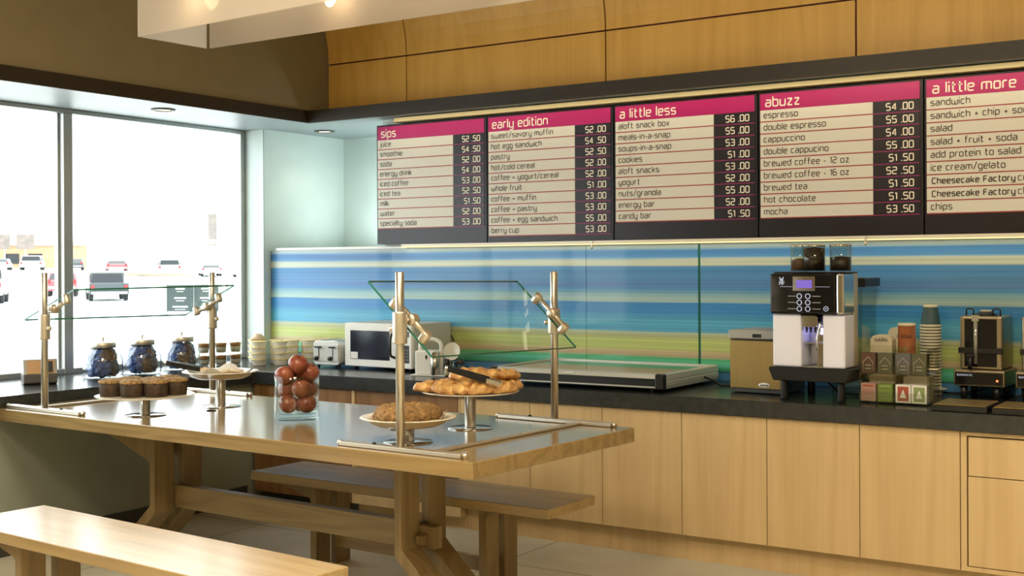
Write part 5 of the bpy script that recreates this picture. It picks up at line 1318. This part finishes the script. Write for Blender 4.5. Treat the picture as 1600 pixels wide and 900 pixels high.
def packet_box(name, label, x, y, z, wd, hh, dp, mt, deco=None, dm=None, grp='tea packets in the rack'):
    q = thing(name, label, 'tea packet', (x, y, z), 0, grp)
    bm = new_bm(); box(bm, -wd/2, wd/2, 0, dp, 0, hh, 0.001); obj('packet', bm, mt, q)
    if deco == 'arch':
        bm = new_bm(); tube(bm, [(-wd*0.33, -0.001, hh*0.12), (-wd*0.33, -0.001, hh*0.55), (0, -0.001, hh*0.80), (wd*0.33, -0.001, hh*0.55), (wd*0.33, -0.001, hh*0.12)], 0.0018, 5)
        box(bm, -wd*0.2, wd*0.2, -0.0012, 0, hh*0.2, hh*0.26); box(bm, -wd*0.2, wd*0.2, -0.0012, 0, hh*0.36, hh*0.42); obj('printed_arch', bm, dm, q)
    elif deco == 'panel':
        bm = new_bm(); box(bm, -wd*0.36, wd*0.36, -0.0012, 0, hh*0.10, hh*0.90); pp = obj('printed_panel', bm, dm, q)
        bm = new_bm(); prism(bm, [(-wd*0.22, hh*0.28), (wd*0.22, hh*0.28), (0.0, hh*0.74)], -0.0020, -0.0013, 'y'); obj('printed_shape', bm, m_paper, pp)
    elif deco == 'bands':
        bm = new_bm()
        for zz in (0.82, 0.62, 0.50, 0.38): box(bm, -wd*0.36, wd*0.36, -0.0012, 0, hh*zz, hh*(zz+(0.10 if zz > 0.8 else 0.03)))
        obj('printed_bands', bm, dm, q)
    return q
RX, RY, RZ = 5.055, -0.735, CZ
for dx, mt, wd in ((-0.132, m_teabr, 'brown one at the left'), (-0.046, m_teagr, 'olive one second from the left'), (0.045, m_teagy, 'grey one third from the left'), (0.125, m_teagr, 'olive one at the right')):
    packet_box('tea_packet', 'tea packet with an arch print on the upper tier, '+wd, RX+dx, RY+0.004, RZ+0.1545, 0.076, 0.105, 0.05, mt, 'arch', m_print)
for dx, mt, dc, dm, wd in ((-0.132, m_teapk, 'bands', m_red, 'pinkish one at the left'), (-0.046, m_teag, 'bands', m_grn, 'green one second from the left'), (0.045, m_paper, 'panel', m_red, 'white one with a red print'), (0.125, m_paper, 'panel', m_grn, 'white one with a green print')):
    packet_box('tea_packet', 'tea packet on the lower tier, '+wd, RX+dx, RY+0.004, RZ+0.0105, 0.076, 0.092, 0.05, mt, dc, dm)
for dx, wd in ((-0.09, 'left'), (0.085, 'right')):
    packet_box('tea_carton', 'cream card carton standing at the rear of the lower tier, on the '+wd, RX+dx, RY+0.10, RZ+0.0105, 0.13, 0.125, 0.09, m_cream, None, None, 'cream cartons in the rack')
def carton(name, label, x, y, z, wd, hh, mt, words, wm):
    q = thing(name, label, 'carton', (x, y, z), 0, 'tea cartons behind the rack')
    pr = [(-wd/2, 0), (wd/2, 0), (wd/2, hh-0.025), (wd/2-0.012, hh-0.006), (wd/2-0.03, hh), (-wd/2+0.03, hh), (-wd/2+0.012, hh-0.006), (-wd/2, hh-0.025)]
    bm = new_bm(); prism(bm, pr, 0, 0.08, 'y', bev=0.001); bx2 = obj('card_box', bm, mt, q)
    bm = new_bm(); u = 0.0026
    text_bm(bm, words, -text_width(words, u)/2, hh-0.035, u, 0.0, 1.1); obj('lettering', bm, wm, bx2)
carton('tea_carton', 'tall cream carton lettered in dark print behind the rack', 4.905, -0.44, CZ, 0.115, 0.335, m_cream, 'HARN', m_txt)
carton('tea_carton', 'plain cream carton half hidden right of the coffee machine', 4.885, -0.10, CZ, 0.08, 0.36, m_cream, ' ', m_txt)
q = thing('paper_tub', 'brown and orange paper tub with a white lid behind the tea rack', 'tub', (5.030, -0.40, CZ))
bm = new_bm(); lathe(bm, [(0, 0), (0.048, 0), (0.05, 0.003), (0.045, 0.385), (0, 0.385)], 32); bd = obj('body', bm, mat('rust_tub', (0.32, 0.10, 0.03), 0.5, var=0.3, scale=25), q)
bm = new_bm(); lathe(bm, [(0, 0.3855), (0.046, 0.3855), (0.047, 0.39), (0.046, 0.40), (0, 0.401)], 32); obj('lid', bm, m_cream, q)
bm = new_bm(); text_bm(bm, '& SONS', -text_width('& SONS', 0.0022)/2, 0.325, 0.0022, -0.0485, 1.1); obj('lettering', bm, m_teabr, bd)

# stack of upturned paper cups on a low white tray
t = thing('low_stand', 'small white tray under the tall stack of paper cups', 'tray', (5.085, -0.13, CZ))
bm = new_bm(); lathe(bm, [(0, 0), (0.06, 0), (0.062, 0.004), (0.062, 0.022), (0.085, 0.030), (0.088, 0.034), (0.08, 0.034), (0, 0.030)], 36); obj('tray', bm, m_porc, t)
m_cupw = mat('paper_cup_cream', (0.74, 0.66, 0.48), 0.5); m_cupt = mat('paper_cup_teal', (0.05, 0.10, 0.11), 0.5)
def papercup():
    t = thing('paper_cup', 'x', 'paper cup')
    bm = new_bm(); lathe(bm, [(0.052, 0.010), (0.0375, 0.114)], 32); lathe(bm, [(0.0375, 0.114), (0.0375, 0.120), (0.0345, 0.120), (0.0345, 0.112), (0, 0.112)], 32); obj('cup_wall', bm, m_cupw, t)
    bm = new_bm(); lathe(bm, [(0.0525, 0.012), (0.0387, 0.108)], 32); obj('sleeve', bm, m_cupt, t)
    bm = new_bm(); lathe(bm, [(0.053, 0.0), (0.056, 0.001), (0.0575, 0.004), (0.057, 0.010), (0.054, 0.013), (0.0525, 0.011), (0.052, 0.002)], 32, closed=True); obj('rim', bm, m_cupw, t)
    return t
pcup = papercup(); NC = 21
ordw = ['lowest', 'second', 'third', 'fourth', 'fifth', 'sixth', 'seventh', 'eighth', 'ninth', 'tenth', 'eleventh', 'twelfth', 'thirteenth', 'fourteenth', 'fifteenth', 'sixteenth', 'seventeenth', 'eighteenth', 'nineteenth', 'twentieth', 'topmost']
for k in range(NC):
    o = pcup if k == 0 else copy_tree(pcup)
    place(o, (5.085, -0.13, CZ+0.0345+0.0168*k), label='upturned paper cup, '+(ordw[k]+(' from the bottom' if 0 < k < NC-1 else ''))+' in the tall stack left of the brewers', group='paper cups in a tall stack')

# two coffee brewers on legs, each with a steel drip plate before it
m_brew = mat('brewer_steel', (0.40, 0.34, 0.24), 0.28, metal=0.9)
m_redled = glow('red_indicator', (1.0, 0.10, 0.03), 6)
def brewer(x, y, label):
    t = thing('coffee_server', label, 'coffee brewer', (x, y, CZ), R(-1), 'coffee servers at the right end of the counter')
    w2 = 0.115
    for a in (-0.085, 0.08):
        for b_ in (0.03, 0.25):
            bm = new_bm(); lathe(bm, [(0, 0), (0.014, 0), (0.022, 0.075), (0, 0.075)], 16, T(a, b_, 0)); obj('leg', bm, m_black, t)
    bm = new_bm(); box(bm, -w2-0.012, w2+0.012, -0.01, 0.29, 0.075, 0.160, 0.006, seg=2); bs = obj('base', bm, m_brew, t)
    bm = new_bm(); box(bm, -w2-0.004, w2+0.004, -0.013, -0.0095, 0.083, 0.148, 0.001); fp = obj('front_plate', bm, m_blackgloss, bs)
    bm = new_bm(); text_bm(bm, 'BUNNOMATIC', -w2+0.006, 0.129, 0.0013, -0.013, 1.2); obj('lettering', bm, m_ring, fp)
    bm = new_bm(); sphere(bm, (w2-0.024, -0.013, 0.108), 0.0055, 12, 8); obj('indicator', bm, m_redled, fp)
    bm = new_bm(); box(bm, -w2+0.01, w2-0.008, 0.03, 0.28, 0.1605, 0.440, 0.010, seg=3); bd = obj('server_body', bm, m_brew, t)
    bm = new_bm(); box(bm, -w2+0.034, w2-0.034, 0.027, 0.0305, 0.175, 0.425, 0.001); obj('front_panel', bm, m_blackgloss, bd)
    bm = new_bm(); tube(bm, [(-0.022, 0.018, 0.19), (-0.022, 0.018, 0.44)], 0.011, 12); obj('sight_tube', bm, mat('sight_glass', (0.42, 0.42, 0.38), 0.1, metal=0.5), bd)
    bm = new_bm(); box(bm, -0.040, -0.004, 0.006, 0.03, 0.412, 0.446, 0.003); obj('tube_cap', bm, m_steel, bd)
    bm = new_bm(); box(bm, -w2+0.006, w2-0.004, 0.012, 0.0265, 0.245, 0.275, 0.002); obj('band', bm, m_black, bd)
    bm = new_bm(); tube(bm, [(-0.04, 0.02, 0.235), (-0.04, -0.02, 0.225), (-0.04, -0.028, 0.195), (-0.04, -0.025, 0.165)], [0.015, 0.017, 0.014, 0.010], 12); box(bm, -0.058, -0.022, -0.035, -0.012, 0.228, 0.243, 0.003); obj('faucet', bm, m_black, t)
    for a in (-0.07, 0.065):
        bm = new_bm(); tube(bm, [(a-0.018, 0.10, 0.440), (a-0.018, 0.10, 0.470), (a-0.012, 0.10, 0.476), (a+0.012, 0.10, 0.476), (a+0.018, 0.10, 0.470), (a+0.018, 0.10, 0.440)], 0.004, 8); obj('handle', bm, m_black, t)
    bm = new_bm(); lathe(bm, [(0, 0.4405), (0.058, 0.4405), (0.06, 0.446), (0.042, 0.452), (0.034, 0.460), (0, 0.461)], 28, T(0.0, 0.15, 0)); obj('lid', bm, m_black, t)
    bm = new_bm(); lathe(bm, [(0, 0.4612), (0.03, 0.4612), (0.028, 0.468), (0, 0.469)], 20, T(0.0, 0.15, 0)); obj('lid_cap', bm, m_cream, t)
    bm = new_bm(); tube(bm, [(-0.02, 0.28, 0.10), (-0.06, 0.31, 0.03), (-0.18, 0.29, 0.006), (-0.30, 0.28, 0.006)], 0.005, 8); obj('power_cord', bm, m_black, t)
brewer(5.385, -0.34, 'steel and black coffee server on legs with a red light, right of the paper cups')
brewer(5.690, -0.34, 'second coffee server cut off by the right edge of the photo')
for x, wd in ((5.412, 'in front of the left coffee server'), (5.690, 'in front of the right coffee server')):
    t = thing('drip_tray', 'low black drip tray with a steel top '+wd, 'drip tray', (x, -0.80, CZ), 0, 'drip trays before the servers')
    bm = new_bm(); box(bm, -0.128, 0.128, -0.10, 0.20, 0, 0.030, 0.003); obj('tray', bm, m_black, t)
    bm = new_bm(); box(bm, -0.122, 0.122, -0.094, 0.194, 0.0302, 0.034, 0.001); obj('steel_top', bm, m_gold, t)
